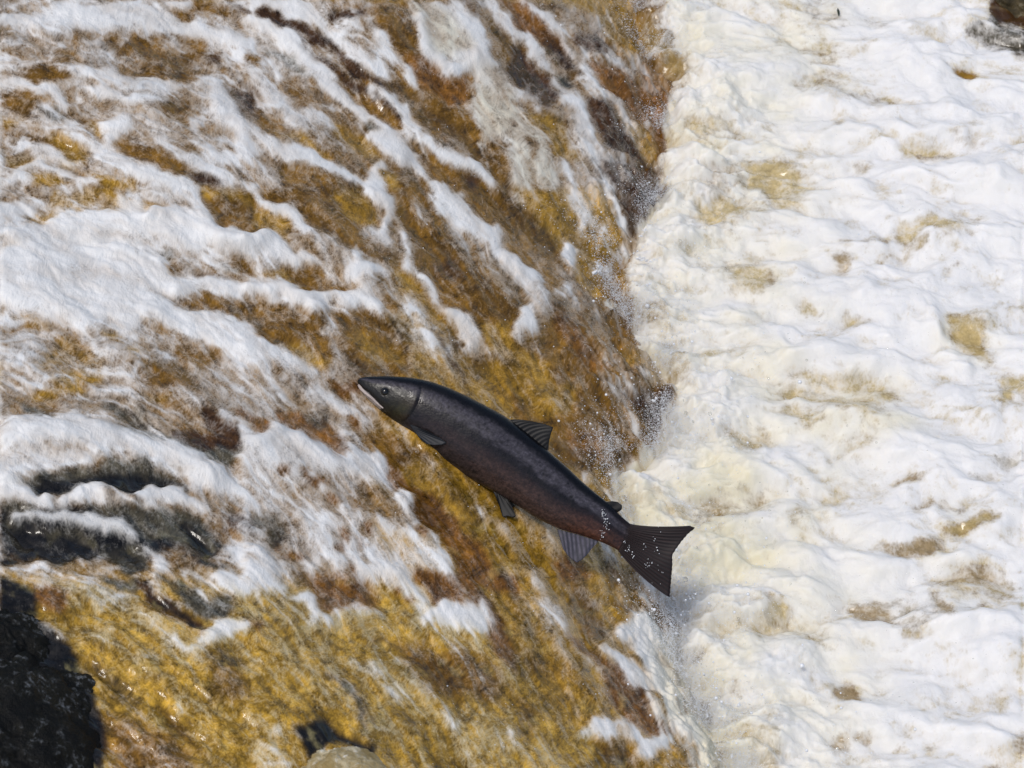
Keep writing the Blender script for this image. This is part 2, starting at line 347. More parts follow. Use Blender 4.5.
# ---- tile 512,384
tile(512, 384)
P_('B', "0,0 600,0 640,60 590,190 540,260 380,370 300,380 150,260 150,170 0,130", a=.75)
P_('G', "0,0 260,0 240,120 100,130", a=.6); P_('D', "440,30 640,10 640,70 590,180 540,150", a=.6); P_('V', "130,60 240,50 200,120", a=.5); P_('V', "380,140 500,160 540,240 460,310 340,200", a=.55, soft=30)
P_('R', "200,170 330,210 340,300 240,260", a=.4); W(26, "290,360 350,420 380,440", a=.7)
P_('C', "390,370 560,330 640,420 640,560 480,560 420,480", a=1)
P_('V', "0,490 180,590 200,700 60,620", a=.8); P_('V', "0,640 100,700 160,790 0,790", a=.6); P_('R', "160,680 260,700 340,790 200,790", a=.8)
P_('V', "300,680 440,640 520,768 340,760", a=.6); P_('B', "380,700 470,740 500,800 380,800", a=.6)
# ---- tile 0,576
tile(0, 576)
P_('A', "240,180 1040,160 1040,790 440,790 400,560 300,360", a=.85); V(90, "120,20 280,60 420,90 560,130 700,220", a=.7, h=1); V(50, "300,180 400,220 480,330", a=.5)
P_('R', "120,40 260,60 280,140 180,150 120,100", a=.9); P_('A', "150,140 330,160 320,210 180,200", a=.6); P_('A', "280,260 420,260 430,330 340,310", a=1); P_('A', "360,110 480,130 560,240 440,200 380,170", a=.8)
P_('K', "-60,0 100,40 160,180 240,250 320,330 380,480 400,560 440,680 400,760 460,800 -60,800", a=1, h=0, soft=20)
W(24, "100,190 200,220 260,250", a=.4); W(24, "-20,190 100,200", a=.5); V(20, "0,290 60,310 160,430 210,500", a=.7); V(18, "0,440 40,480", a=.6); V(14, "270,540 320,550", a=.7); V(12, "60,110 90,130", a=.7)
P_('O', "400,0 560,30 520,70 430,40", a=.8); stroke('D', 30, "560,40 660,100 760,180 820,215"); P_('B', "560,90 680,110 740,190 660,160", a=.6); stroke('K', 14, "600,60 700,130 790,210", a=.6)
P_('O', "640,0 760,60 920,90 920,160 840,180 740,110", a=.8); W(34, "880,20 950,60 1010,50", h=4); V(40, "740,30 840,70 900,110", a=.6); W(50, "860,220 920,200 980,210", h=4); W(40, "780,280 860,240", a=.7); V(60, "600,170 700,230 780,290", a=.7)
P_('R', "980,180 1040,190 1040,240", a=.7); P_('O', "380,360 520,440 560,560 460,480", a=.4, soft=40); P_('B', "640,520 740,580 820,720 700,600", a=.6); P_('A', "850,500 980,480 980,560 880,540", a=1); P_('V', "800,580 900,560 880,700 800,680", a=.35)
P_('R', "420,560 600,600 760,700 800,790 460,790", a=.45, soft=40); P_('O', "880,300 980,330 960,360 890,340", a=.5); W(8, "680,520 750,524", a=.5)
P_('B', "840,330 980,380 1000,500 860,480", a=.5, soft=40)
# ---- tile 256,576
tile(256, 576)
P_('R', "160,0 420,0 500,120 260,140", a=.6, soft=30); W(50, "-30,-10 60,20 110,60", a=.7)
W(60, "430,0 560,10 640,80 700,120", a=.8, h=4); stroke('R', 20, "560,65 575,72", a=.9); stroke('R', 26, "610,110 625,120", a=.8)
W(30, "160,100 220,110 250,180 300,190", h=4); W(40, "280,160 400,140 500,150", h=3, a=.85); V(60, "260,190 420,180 560,240", a=.6)
W(70, "700,180 780,150 860,150 910,200", h=6); V(90, "560,200 700,260 860,300 940,400", a=.55, h=2); P_('R', "620,0 860,0 900,150 780,130 700,100", a=.9)
P_('R', "860,0 1040,0 1040,400 960,330 920,180", a=.8); P_('A', "900,20 1040,100 1040,300", a=.5)
P_('B', "500,260 780,290 960,380 1000,500 700,460 560,300", a=.65, soft=40)
V(70, "480,370 600,390 640,420", a=.5); V(70, "540,480 660,490 780,590 880,700", a=.6, h=2); W(24, "740,570 800,610", a=.6); V(60, "900,600 1040,700", a=.6); V(40, "960,360 1040,440", a=.7); V(30, "660,460 770,450", a=.5)
V(90, "-10,300 120,340 200,400", a=.5); V(24, "220,330 300,400 380,460", a=.5); stroke('O', 14, "270,405 370,460 420,530 430,600", a=.6); V(30, "60,440 200,500", a=.4)
P_('K', "150,600 280,560 370,620 440,660 480,740 420,700 330,650 240,700 220,740 170,650", a=.95, h=-3)
P_('V', "0,560 120,620 200,768 0,768", a=.3); P_('A', "540,660 700,680 800,790 560,790", a=.6)
# ---- tile 512,576
tile(512, 576)
W(36, "80,0 130,80 180,150 210,220", a=.7, h=3); V(80, "100,120 180,260 260,340", a=.5); W(30, "240,310 330,350 360,420 390,490", a=.7, h=3); P_('B', "0,280 200,360 300,440 120,420", a=.4, soft=40)
P_('B', "190,0 260,30 340,110 380,240 300,230 230,110", a=.8); V(24, "200,40 300,80 360,160 380,220", a=.8); V(50, "230,150 300,190 260,280", a=.6)
P_('R', "220,230 290,250 360,330 480,380 560,560 640,640 560,650 480,600 380,480 340,350 240,290", a=.95)
W(70, "440,220 520,220 560,310 620,400 660,500", h=7); W(50, "380,290 460,360 540,440 620,560 700,640 780,720", h=5, a=.85); stroke('B', 12, "480,330 560,400 640,500 680,560", a=.6)
V(110, "600,540 740,640 800,740", a=.7); W(60, "680,620 780,650 800,720", a=.6, h=4); stroke('K', 10, "580,420 595,440", a=.9)
P_('V', "400,100 620,100 600,300 560,260", a=.6); P_('D', "400,110 480,110 460,150", a=.5); P_('O', "520,160 600,180 590,230", a=.5)
W(44, "270,630 340,610 460,620 500,650", h=5, a=.9); W(44, "500,720 560,690 600,670", h=4, a=.9); P_('B', "330,650 480,660 500,740 360,740", a=.6); V(40, "430,560 470,620", a=.7)
P_('G', "60,400 340,430 420,560 200,600", a=.5, soft=40); P_('B', "0,440 120,560 60,640", a=.5, soft=40); V(60, "60,700 140,740", a=.5); P_('G', "600,680 740,730 760,790 560,790", a=.7)
tile(0, 0)
for q, a_ in (("2560,1720 3200,2500", 1.0), ("2560,2300 3150,3100", .6), ("2700,480 3100,800", .6), ("3000,100 3500,420", .45), ("3050,1450 3800,1800", .7), ("2500,1150 2950,1500", .4), ("3700,1230 4050,1450", .6), ("3050,2350 3500,2800", .6), ("2750,2750 3100,3200", .8), ("3150,2900 3500,3200", .3), ("2600,560 3250,1500", .38), ("2500,1500 3300,3000", .35), ("3600,1900 4000,2500", .3)): tint(q, a_)
# ---- plunge pool: hollows of peaty water (Y), ridges and heaps of foam
HOLES = []
def hole(s, a=.6, soft=26, k='Y'): HOLES.append((OX, OY, s, a, soft, k))
def dig(s, a, soft, k): P_(dict(O='T', B='N', D='M', G='H').get(k, k), s, a=min(1, a*1.75), h=-2.5, soft=soft*1.7)
tile(512, 0)
hole("560,120 700,180 710,330 680,350 560,200", .3, 60, 'G'); hole("700,490 880,480 900,520 740,540", .5); hole("920,620 1024,610 1040,720 940,720", .8); hole("760,680 880,640 920,700 800,740", .5, 26, 'B')
tile(768, 0)
P_('O', "770,70 860,20 1040,100 1040,200 880,150 800,110", .95, h=-3, soft=24); P_('D', "890,-20 1060,-20 1060,60 930,50", 1, h=-3, soft=16); P_('G', "735,238 800,232 850,260 830,284 770,266", 1, h=-2, soft=10)
hole("100,290 140,290 130,330 105,320", .6, 10, 'B'); hole("190,295 270,300 260,325 200,320", .45); hole("90,390 150,390 140,405", .5, 10, 'B'); hole("270,450 300,450 300,478 278,475", .6, 8, 'B')
hole("330,605 430,610 425,640 370,640", .7, 8, 'B'); hole("0,630 90,650 190,690 150,770 0,770", .55); hole("520,580 680,575 780,600 640,610", .4, 26, 'B'); hole("420,390 520,370 480,400", .4)
hole("800,560 880,545 720,520 760,550", .35, 20); hole("150,160 300,170 290,240 200,220", .3, 50); hole("1010,670 1040,670 1040,700 1010,695", .9, 8, 'O'); hole("640,85 700,120 670,110", .4, 10)
hole("120,10 420,40 560,80 400,100 380,170 350,100", .3, 40, 'O'); hole("280,340 440,350 400,420 300,370", .25, 40, 'O')
tile(512, 192)
hole("700,20 900,10 960,60 860,120 740,100", .75, 40); hole("870,280 1000,270 1040,350 960,400 870,360", .8, 24); hole("530,460 600,450 600,500 540,490", .4); hole("580,620 690,620 680,740 620,720", .35, 50)
P_('O', "560,260 820,200 850,380 640,380", a=.12, h=5, soft=60)
tile(768, 192)
hole("500,90 720,85 860,100 830,140 700,160 640,140 560,160", .6, 26); hole("440,240 540,220 620,170 640,200 540,240", .85, 12, 'G'); hole("290,180 335,180 335,205 295,208", .9, 8, 'B'); hole("250,230 340,240 320,300 270,270", .7, 16, 'B')
hole("370,180 490,170 490,195 400,200", .6, 12, 'B'); hole("130,410 230,420 220,490 150,490", .5, 30); hole("300,480 400,490 360,540 290,520", .5, 20); hole("720,490 860,480 900,620 940,660 860,650 780,600 730,560", .5, 20, 'G')
hole("60,740 280,690 480,720 500,800 60,800", .6, 40); hole("920,700 1040,700 1040,790 930,760", .55, 20); hole("200,200 230,220 210,240", .5, 8, 'B'); hole("460,370 500,380 480,400", .4, 10, 'B'); hole("0,320 30,330 30,360 0,360", .4, 10, 'B'); hole("690,270 780,280 720,305", .4, 12, 'B'); hole("0,0 140,10 160,40 40,40", .5, 20)
tile(768, 384)
hole("80,0 260,0 440,60 470,140 400,180 300,100 200,60", .7, 30); hole("30,80 190,90 210,140 120,140", .6, 20); hole("300,220 420,200 440,260 340,280", .45, 30); hole("510,350 660,335 560,370", .6, 12, 'B'); hole("800,335 930,330 920,355 840,355", .8, 10, 'O')
hole("570,450 700,450 760,500 800,460 780,500 600,480", .55, 16, 'B'); hole("690,560 880,520 960,520 860,560 740,580", .8, 12, 'G'); hole("440,640 560,620 700,600 720,640 600,680 500,660", .6, 16, 'B'); hole("740,720 900,700 960,740 760,768", .55, 26, 'B'); hole("900,260 1040,240 1040,310 920,290", .4, 20, 'O')
hole("920,0 1000,0 970,60 930,40", .6, 14); hole("80,490 120,490 110,530 80,530", .4); hole("120,700 180,700 170,740 120,740", .4, 20)
tile(512, 384)
hole("880,180 1000,130 1040,230 920,240", .45, 40); hole("700,350 900,340 1040,400 1040,600 800,600 660,500", .18, 80)
tile(512, 576)
hole("640,280 760,290 780,340 700,340", .45, 30, 'D'); hole("670,420 710,440 790,540 780,580 730,570 690,500", .7, 14, 'D'); hole("750,240 840,240 850,280 770,270", .5, 20); hole("860,420 920,430 920,490 880,480", .4, 20, 'B')
hole("790,640 830,660 800,680", .6, 10, 'D'); hole("800,700 850,700 850,750 820,750", .7, 10, 'D'); hole("860,600 980,560 1040,620 1040,768 900,768 870,690", .4, 60); hole("700,470 830,440 820,520 760,510", .35, 26, 'D')
tile(768, 576)
hole("290,90 370,70 490,90 490,180 400,160 310,110", .55, 14, 'B'); hole("530,205 600,210 610,232 540,225", .8, 8, 'G'); hole("660,60 700,55 750,190 700,190", .55, 14, 'B'); hole("830,100 870,105 850,120", .7, 8, 'B'); hole("500,60 660,80 670,180 520,200", .3, 30, 'O')
hole("270,400 330,400 390,490 300,470", .6, 14, 'B'); hole("420,400 480,410 470,450 420,440", .4, 14); hole("60,240 230,220 260,260 120,300", .45, 30); hole("0,90 90,100 90,170 0,160", .45, 20); hole("640,0 1000,0 980,60 760,40", .4, 30)
hole("230,650 300,620 430,630 380,670 250,690", .55, 16, 'B'); hole("500,650 570,650 540,670", .5, 10, 'B'); hole("630,650 690,660 650,690", .4, 10, 'B'); hole("960,630 1040,610 1040,680 980,680", .45, 16, 'B'); hole("880,730 940,720 940,768 890,768", .5, 14, 'B'); hole("620,520 740,480 740,560 640,580", .28, 50, 'D')
hole("0,560 40,570 20,700 0,768", .5, 30)
def ridge(w, s, h=5): W(w, s, a=.75, h=h, soft=.9)
tile(768, 0)
for w, s, h in ((40, "420,180 500,160 580,180", 5), (36, "480,100 560,110 680,150", 6), (60, "560,210 640,230 660,300", 5), (50, "200,400 280,380 330,440", 6), (34, "460,410 520,440 620,400 740,430", 5), (50, "700,400 840,410 980,440", 5), (44, "690,510 740,500 780,530", 5), (60, "900,700 960,610 980,640", 9), (60, "400,490 520,540 680,520", 3), (70, "500,720 600,700 720,740", 6), (50, "680,640 760,640 840,700", 6), (60, "460,660 540,650 600,670", 4), (40, "850,310 980,330 1040,340", 3), (60, "690,40 820,30 880,60", 5)): ridge(w, s, h)
tile(768, 192)
for w, s, h in ((40, "740,50 860,50 960,90 1040,70", 6), (60, "860,170 960,160 1040,150", 7), (60, "640,190 760,180 860,220", 5), (60, "560,350 700,360 820,370", 5), (50, "400,130 470,80 490,120", 5), (26, "640,470 655,520 690,560", 10), (40, "690,600 720,620 800,690", 10), (50, "0,520 150,540 400,560 560,600", 6), (60, "60,560 200,620 320,620", 6), (44, "330,290 460,320 640,310", 4), (50, "0,260 120,290 260,330", 4), (40, "380,300 400,350 380,400", 6)): ridge(w, s, h)
tile(768, 384)
for w, s, h in ((80, "520,80 660,50 760,60 900,100", 5), (60, "560,380 680,350 800,370 900,420", 8), (70, "280,480 420,500 560,430", 5), (40, "640,510 660,530 760,590", 5), (60, "940,400 1040,350", 6), (50, "0,260 140,240 210,280", 7), (60, "780,640 880,590 1040,560", 6)): ridge(w, s, h)
tile(768, 576)
for w, s, h in ((40, "700,200 820,170 960,200 1040,240", 6), (80, "680,310 840,320 1000,340", 6), (60, "900,280 1040,300", 5), (70, "0,380 200,390 260,420", 5), (70, "300,480 460,540 640,600", 5), (60, "260,700 440,690 600,720", 5), (60, "960,130 1040,80", 6), (60, "860,560 960,520 1040,480", 6), (60, "700,600 900,640 960,700", 4)): ridge(w, s, h)

for hx, hy, *rest in HOLES:
    tile(hx, hy); dig(*rest)
# smooth the height survey a little
def blur(a, n):
    for _ in range(n):
        a = (np.roll(a, 1, 0)+np.roll(a, -1, 0)+2*a)/4
        a = (np.roll(a, 1, 1)+np.roll(a, -1, 1)+2*a)/4
    return a
hgt = blur(hgt, 16); foam = blur(foam, 11); tone = blur(tone, 6); cream = blur(cream, 30)
def sample(img, px, py):
    px = np.abs(px); px = np.where(px > MW-2, 2*(MW-2)-px, px); px = np.clip(px, 0, MW-2)
    py = np.abs(py); py = np.where(py > MH-2, 2*(MH-2)-py, py); py = np.clip(py, 0, MH-2)
    xi = px.astype(np.int32); yi = py.astype(np.int32); fx = px-xi; fy = py-yi
    if img.ndim == 3: fx = fx[..., None]; fy = fy[..., None]
    return (img[yi, xi]*(1-fx)*(1-fy)+img[yi, xi+1]*fx*(1-fy)+img[yi+1, xi]*(1-fx)*fy+img[yi+1, xi+1]*fx*fy)
def project(x, y, z):
    rx = x-CAM[0]; ry = y-CAM[1]; rz = z-CAM[2]
    dep = ry*FWD[1]+rz*FWD[2]; v = ry*UP[1]+rz*UP[2]
    return 512+rx/dep*FPX, 384-v/dep*FPX

# ------------------------------------------------------------------ materials
def new_mat(name):
    m = bpy.data.materials.new(name); m.use_nodes = True
    m.node_tree.nodes.clear(); return m, m.node_tree
def N(nt, typ, **kw):
    n = nt.nodes.new(typ)
    for k, v in kw.items():
        if k.startswith('i_'):
            n.inputs[k[2:].replace('_', ' ')].default_value = v
        else: setattr(n, k, v)
    return n
def link(nt, a, b): nt.links.new(a, b)
def math_(nt, op, a, b=None, c=None, clamp=False):
    n = nt.nodes.new("ShaderNodeMath"); n.operation = op; n.use_clamp = clamp
    for i, v in enumerate((a, b, c)):
        if v is None: continue
        if isinstance(v, (int, float)): n.inputs[i].default_value = v
        else: nt.links.new(v, n.inputs[i])
    return n.outputs[0]
def maprange(nt, v, a, b, c, d):
    n = nt.nodes.new("ShaderNodeMapRange"); n.interpolation_type = 'SMOOTHSTEP'
    nt.links.new(v, n.inputs[0])
    for i, q in enumerate((a, b, c, d)): n.inputs[i+1].default_value = q
    return n.outputs[0]
def mixc(nt, f, a, b, mode='MIX'):
    n = nt.nodes.new("ShaderNodeMix"); n.data_type = 'RGBA'; n.blend_type = mode
    for sock, v in ((n.inputs[0], f), (n.inputs[6], a), (n.inputs[7], b)):
        if isinstance(v, (int, float)): sock.default_value = v
        elif isinstance(v, tuple): sock.default_value = (*v, 1)
        else: nt.links.new(v, sock)
    return n.outputs[2]

def water_material(name, streak, fine, sss, bump, grit, soft=1.0):
    """streak = stretch of the noise along the flow, fine = scale of the bubbles"""
    m, t = new_mat(name)
    out = N(t, "ShaderNodeOutputMaterial")
    bs = N(t, "ShaderNodeBsdfPrincipled")
    link(t, bs.outputs[0], out.inputs[0])
    fo = N(t, "ShaderNodeAttribute", attribute_name="foam").outputs["Fac"]
    un = N(t, "ShaderNodeAttribute", attribute_name="water_tone").outputs["Color"]
    ft = N(t, "ShaderNodeAttribute", attribute_name="foam_tone").outputs["Color"]
    uv = N(t, "ShaderNodeUVMap", uv_map="flow").outputs[0]
    mp = N(t, "ShaderNodeMapping"); link(t, uv, mp.inputs[0]); uv = N(t, "ShaderNodeUVMap", uv_map="place").outputs[0]; mp.inputs['Scale'].default_value = (1.0/streak, 1, 1)
    def noise(scale, det=4, vec=mp.outputs[0], rough=.6, dist=0.3):
        n = N(t, "ShaderNodeTexNoise"); n.inputs['Scale'].default_value = scale; n.inputs['Detail'].default_value = det
        n.inputs['Roughness'].default_value = rough; n.inputs['Distortion'].default_value = dist
        link(t, vec, n.inputs['Vector']); return n.outputs[0]
    n1 = noise(24, 3, rough=.5, dist=0); n2 = noise(75*fine, 3, uv, .6, 0); n3 = noise(210*fine, 2, uv, .6, 0)
    n4 = noise(40, 3, uv, .55, .25)
    mk = .45 if sss else 1.0
    wv = N(t, "ShaderNodeVectorMath", operation='MULTIPLY_ADD'); wn = N(t, "ShaderNodeTexNoise"); wn.inputs['Scale'].default_value = 60; link(t, uv, wn.inputs['Vector'])
    link(t, wn.outputs['Color'], wv.inputs[0]); wv.inputs[1].default_value = (.012, .012, 0); link(t, uv, wv.inputs[2])
    vor = N(t, "ShaderNodeTexVoronoi"); vor.inputs['Scale'].default_value = 75*fine; link(t, wv.outputs[0], vor.inputs['Vector'])
    vo2 = N(t, "ShaderNodeTexVoronoi"); vo2.inputs['Scale'].default_value = 190*fine; link(t, wv.outputs[0], vo2.inputs['Vector'])
    # cover: surveyed foam, broken up by streaks and by the cells of the froth
    a = math_(t, 'MULTIPLY_ADD', math_(t, 'SUBTRACT', n1, 0.5), 0.35, fo)
    a = math_(t, 'MULTIPLY_ADD', math_(t, 'SUBTRACT', n2, 0.5), 0.40*soft, a)
    a = math_(t, 'MULTIPLY_ADD', math_(t, 'SUBTRACT', n3, 0.5), grit, a)
    a = math_(t, 'MULTIPLY_ADD', math_(t, 'SUBTRACT', n4, 0.5), 0.45*soft, a)
    a = math_(t, 'MULTIPLY_ADD', math_(t, 'SUBTRACT', vor.outputs['Distance'], 0.42), 0.30, a)
    a = math_(t, 'MULTIPLY_ADD', math_(t, 'SUBTRACT', vo2.outputs['Distance'], 0.42), 0.26, a)
    cov = maprange(t, a, 0.17, 1.0, 0.0, 1.0)
    # peaty water: mottled
    mott = math_(t, 'MULTIPLY_ADD', math_(t, 'SUBTRACT', n2, 0.5), 1.5*mk, math_(t, 'MULTIPLY_ADD', math_(t, 'SUBTRACT', n1, 0.5), 1.3*mk, 1.0))
    mott = math_(t, 'MULTIPLY_ADD', math_(t, 'SUBTRACT', n3, 0.5), 1.5*mk, mott)
    mott = math_(t, 'MULTIPLY_ADD', math_(t, 'SUBTRACT', n4, 0.5), 2.0*mk, mott)
    mott = math_(t, 'MAXIMUM', mott, 0.25)
    sc = N(t, "ShaderNodeVectorMath", operation='SCALE'); link(t, un, sc.inputs[0]); link(t, mott, sc.inputs['Scale'])
    base = mixc(t, cov, sc.outputs[0], ft)
    link(t, base, bs.inputs['Base Color'])
    # roughness and gloss
    link(t, maprange(t, cov, 0.1, 0.8, 0.12, 0.62), bs.inputs['Roughness'])
    bs.inputs['IOR'].default_value = 1.34
    link(t, math_(t, 'MULTIPLY', cov, sss), bs.inputs['Subsurface Weight']) if sss else None
    bs.inputs['Subsurface Radius'].default_value = (1.0, .95, .85); bs.inputs['Subsurface Scale'].default_value = 0.022
    # relief
    h = math_(t, 'MULTIPLY_ADD', n2, 0.6, math_(t, 'MULTIPLY', n1, 1.4))
    h = math_(t, 'MULTIPLY_ADD', n3, 0.35, h); h = math_(t, 'MULTIPLY_ADD', n4, 0.9, h)
    h = math_(t, 'MULTIPLY_ADD', cov, 0.35, h)
    h = math_(t, 'MULTIPLY_ADD', vor.outputs['Distance'], -0.30, h)
    bp = N(t, "ShaderNodeBump"); link(t, maprange(t, cov, .15, .7, bump*.3, bump), bp.inputs['Strength']); bp.inputs['Distance'].default_value = 0.006
    link(t, h, bp.inputs['Height']); link(t, bp.outputs[0], bs.inputs['Normal'])
    return m
mat_fall = water_material("cascade_water", 1.3, 1.0, 0, .5, .5, .7)
mat_pool = water_material("pool_froth", 1.3, 0.9, .7, .42, .3)

def grid_mesh(name, X, Y, Z, mat, fo, tn, ft, U, Vv, U2, V2):
    r, c = X.shape
    me = bpy.data.meshes.new(name)
    co = np.stack([X, Y, Z], -1).astype(np.float32).reshape(-1)
    me.vertices.add(r*c); me.vertices.foreach_set("co", co)
    idx = np.arange(r*c, dtype=np.int32).reshape(r, c)
    q = np.stack([idx[:-1, :-1], idx[:-1, 1:], idx[1:, 1:], idx[1:, :-1]], -1).reshape(-1)
    nf = (r-1)*(c-1)
    me.loops.add(nf*4); me.loops.foreach_set("vertex_index", q)
    me.polygons.add(nf); me.polygons.foreach_set("loop_start", np.arange(nf, dtype=np.int32)*4)
    me.polygons.foreach_set("use_smooth", np.ones(nf, bool))
    me.update(calc_edges=True)
    at = me.attributes.new("foam", 'FLOAT', 'POINT'); at.data.foreach_set("value", fo.astype(np.float32).reshape(-1))
    for nm, ar in (("water_tone", tn), ("foam_tone", ft)):
        at = me.attributes.new(nm, 'FLOAT_COLOR', 'POINT')
        b = np.ones((r*c, 4), np.float32); b[:, :3] = ar.reshape(-1, 3); at.data.foreach_set("color", b.reshape(-1))
    uv = me.uv_layers.new(name="flow")
    uvv = np.stack([U, Vv], -1).astype(np.float32).reshape(-1, 2)[q]
    uv.data.foreach_set("uv", uvv.reshape(-1))
    uv = me.uv_layers.new(name="place")
    uv.data.foreach_set("uv", np.stack([U2, V2], -1).astype(np.float32).reshape(-1, 2)[q].reshape(-1))
    me.materials.append(mat)
    o = bpy.data.objects.new(name, me); S.collection.objects.link(o)
    return o

# ------------------------------------------------------------------ the plunge line (top view)
EDGE = [(647, -400), (647, 0), (652, 15), (662, 32), (680, 48), (684, 80), (672, 100), (664, 140), (668, 175), (657, 200), (632, 240),
        (619, 258), (600, 276), (606, 292), (622, 306), (630, 335), (655, 362), (671, 384), (659, 406), (659, 434), (645, 455), (609, 479),
        (612, 500), (636, 530), (658, 568), (664, 600), (662, 653), (682, 681), (690, 706), (712, 736), (722, 768), (740, 900), (760, 1300)]
ex = np.array([(p[0]-512)*PXM for p in EDGE]); ey = np.array([(384-p[1])*PXM/math.sin(PITCH) for p in EDGE])
ey = ey[::-1]; ex = ex[::-1]
def xl(y): return np.interp(y, ey, ex)
_ys = np.linspace(-8, 8, 1601); _k = np.exp(-(np.linspace(-.9, .9, 181)/.3)**2); _k /= _k.sum()
_xs = np.convolve(np.pad(xl(_ys), 90, mode='edge'), _k, 'valid')
def xls(y): return np.interp(y, _ys, _xs)
def graded(a, b, step, ext, n=26):
    core = np.arange(a, b, step)
    g = np.cumsum(step*np.geomspace(1.2, 1, n)); g = np.geomspace(step*1.5, ext, n)
    return np.concatenate([(a-g)[::-1], core, b+g])

# ------------------------------------------------------------------ the sliding cascade
def fall_profile(d):
    dp = np.maximum(d, 0)
    z = 0.33*dp+0.40*(1-np.exp(-dp/0.45))
    return np.where(d < 0, d*1.1, z)
dd = np.concatenate([np.arange(-0.14, 2.0, 0.0036), 2.0+np.geomspace(0.01, 5, 30)])
yy = graded(-2.35, 1.45, 0.0045, 5.0)
D, Y = np.meshgrid(dd, yy)
X = xls(Y)-D
off = (xl(Y)-xls(Y))*np.exp(-np.maximum(D, 0)/0.16)
Z0 = fall_profile(D)+1.0*off-0.02
Z0 = Z0+0.045*fbm(X*1.3+Y*.5, Y*1.6, 3, 3)*sst(0.05, .5, D)
PX, PY = project(X, Y, Z0)
def gflow(px):
    q = np.clip(px, -300, 760)
    return np.where(q < 0, 0.15*q, 0.15*q+1.35/2.2*680*(np.maximum(q, 0)/680)**2.2)
across = (PY-gflow(PX))*PXM; along = PX*PXM
tanf = 0.15+1.35*(np.clip(PX, 0, 760)/680)**1.2
across = across/np.sqrt(1+0.5*tanf**2)
across = across+0.030*fbm(PX*PXM*5, PY*PXM*5, 4, 401); along = along+0.030*fbm(PX*PXM*5, PY*PXM*5, 4, 407)
f = sample(foam, PX, PY); tn = sample(tone, PX, PY); cr = sample(cream, PX, PY); hh = sample(hgt, PX, PY)
frame_d = np.clip(np.maximum(np.abs(PX-512)-560, np.abs(PY-384)-430)/200, 0, 1)
rock_zone = sst(.30, .10, np.hypot((PX-10)/1.0, (PY-690)/1.25)/430)
lw = sst(60, 460, PX); wq = 0.012*fbm(PX*PXM*12, PY*PXM*12, 3, 411)
def flow(fn, sa, o, seed, k=2.3):
    return fn(along*sa, across*sa*k, o, seed)*(1-lw)+fn(along*sa, across*sa*(1+.28*k), o, seed+2)*lw
a1 = flow(fbm, 5, 4, 11); a2 = flow(fbm, 16, 4, 21); a3 = flow(billow, 7, 2, 31)
Z = Z0+hh*PXM*0.9*(1-frame_d*.6)
Z = Z+0.016*a1*(1.1-.5*f)+0.0024*a2+0.005*(a3-.5)
Z = Z+0.0009*fbm(PX*PXM*65, PY*PXM*65, 3, 61)
cz = sst(0.26, 0.0, D+0.05*fbm(X*9, Y*9, 2, 5))          # churned foot of the fall
Z = Z+cz*(0.03*billow(X*14, Y*14, 4, 33)-0.008)
a4 = fbm(PX*PXM*44+wq*20, PY*PXM*44-wq*20, 4, 63)
lace = sst(.86, 1.0, 1-np.abs(flow(fbm, 4.5, 4, 441)))*.55+sst(.88, 1.0, 1-np.abs(flow(fbm, 10, 4, 447)))*.35
loose = (1-.75*sst(.66, .95, f))*(.5+.5*sst(.02, .35, f))
dark = sst(.14, .04, tn.sum(-1)); loose = loose*(1-.72*dark)-0*dark
f2 = np.clip(f+.05-.09*dark+loose*(0.26*a1+0.26*a2+0.13*a4-.02)+lace*.42*(1-sst(.7, 1, f))*(1-.8*dark)+.55*cz*(a2+.32)*(.25+.75*sst(190, 290, PY)), 0, 1.1)
vary = 1+0.60*flow(fbm, 8, 4, 71, 2.6)
tn2 = tn*np.maximum(.25, vary*(1+.45*fbm(PX/30, PY/30, 4, 451)))[..., None]
cool = np.array((0.80, 0.79, 0.755)); warm = np.array((0.70, 0.63, 0.42))
ftn = cool*(1-cr[..., None])+warm*cr[..., None]
a5 = flow(fbm, 11, 4, 471, 2.8); veil = np.clip(1.6*(1.03-f2)-.35*a5+.10-.10*a1, 0, 1)[..., None]                # thin foam lets the peat colour through
st1 = sst(.02, .22, np.abs(fbm(PX/30, PY/24, 3, 481)))*sst(.0, .10, np.abs(fbm(PX/13+4, PY/12, 3, 487)))
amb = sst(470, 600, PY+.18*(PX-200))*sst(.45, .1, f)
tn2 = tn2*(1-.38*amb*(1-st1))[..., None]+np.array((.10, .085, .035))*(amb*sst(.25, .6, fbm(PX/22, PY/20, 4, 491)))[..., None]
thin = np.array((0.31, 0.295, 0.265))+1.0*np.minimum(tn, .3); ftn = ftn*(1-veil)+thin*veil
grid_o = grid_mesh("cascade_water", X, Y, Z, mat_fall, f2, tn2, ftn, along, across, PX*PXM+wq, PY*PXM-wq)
grid_o["kind"] = "structure"
FX, FY = project(X, Y, Z); FALL = (X, Y, Z, FX, FY)

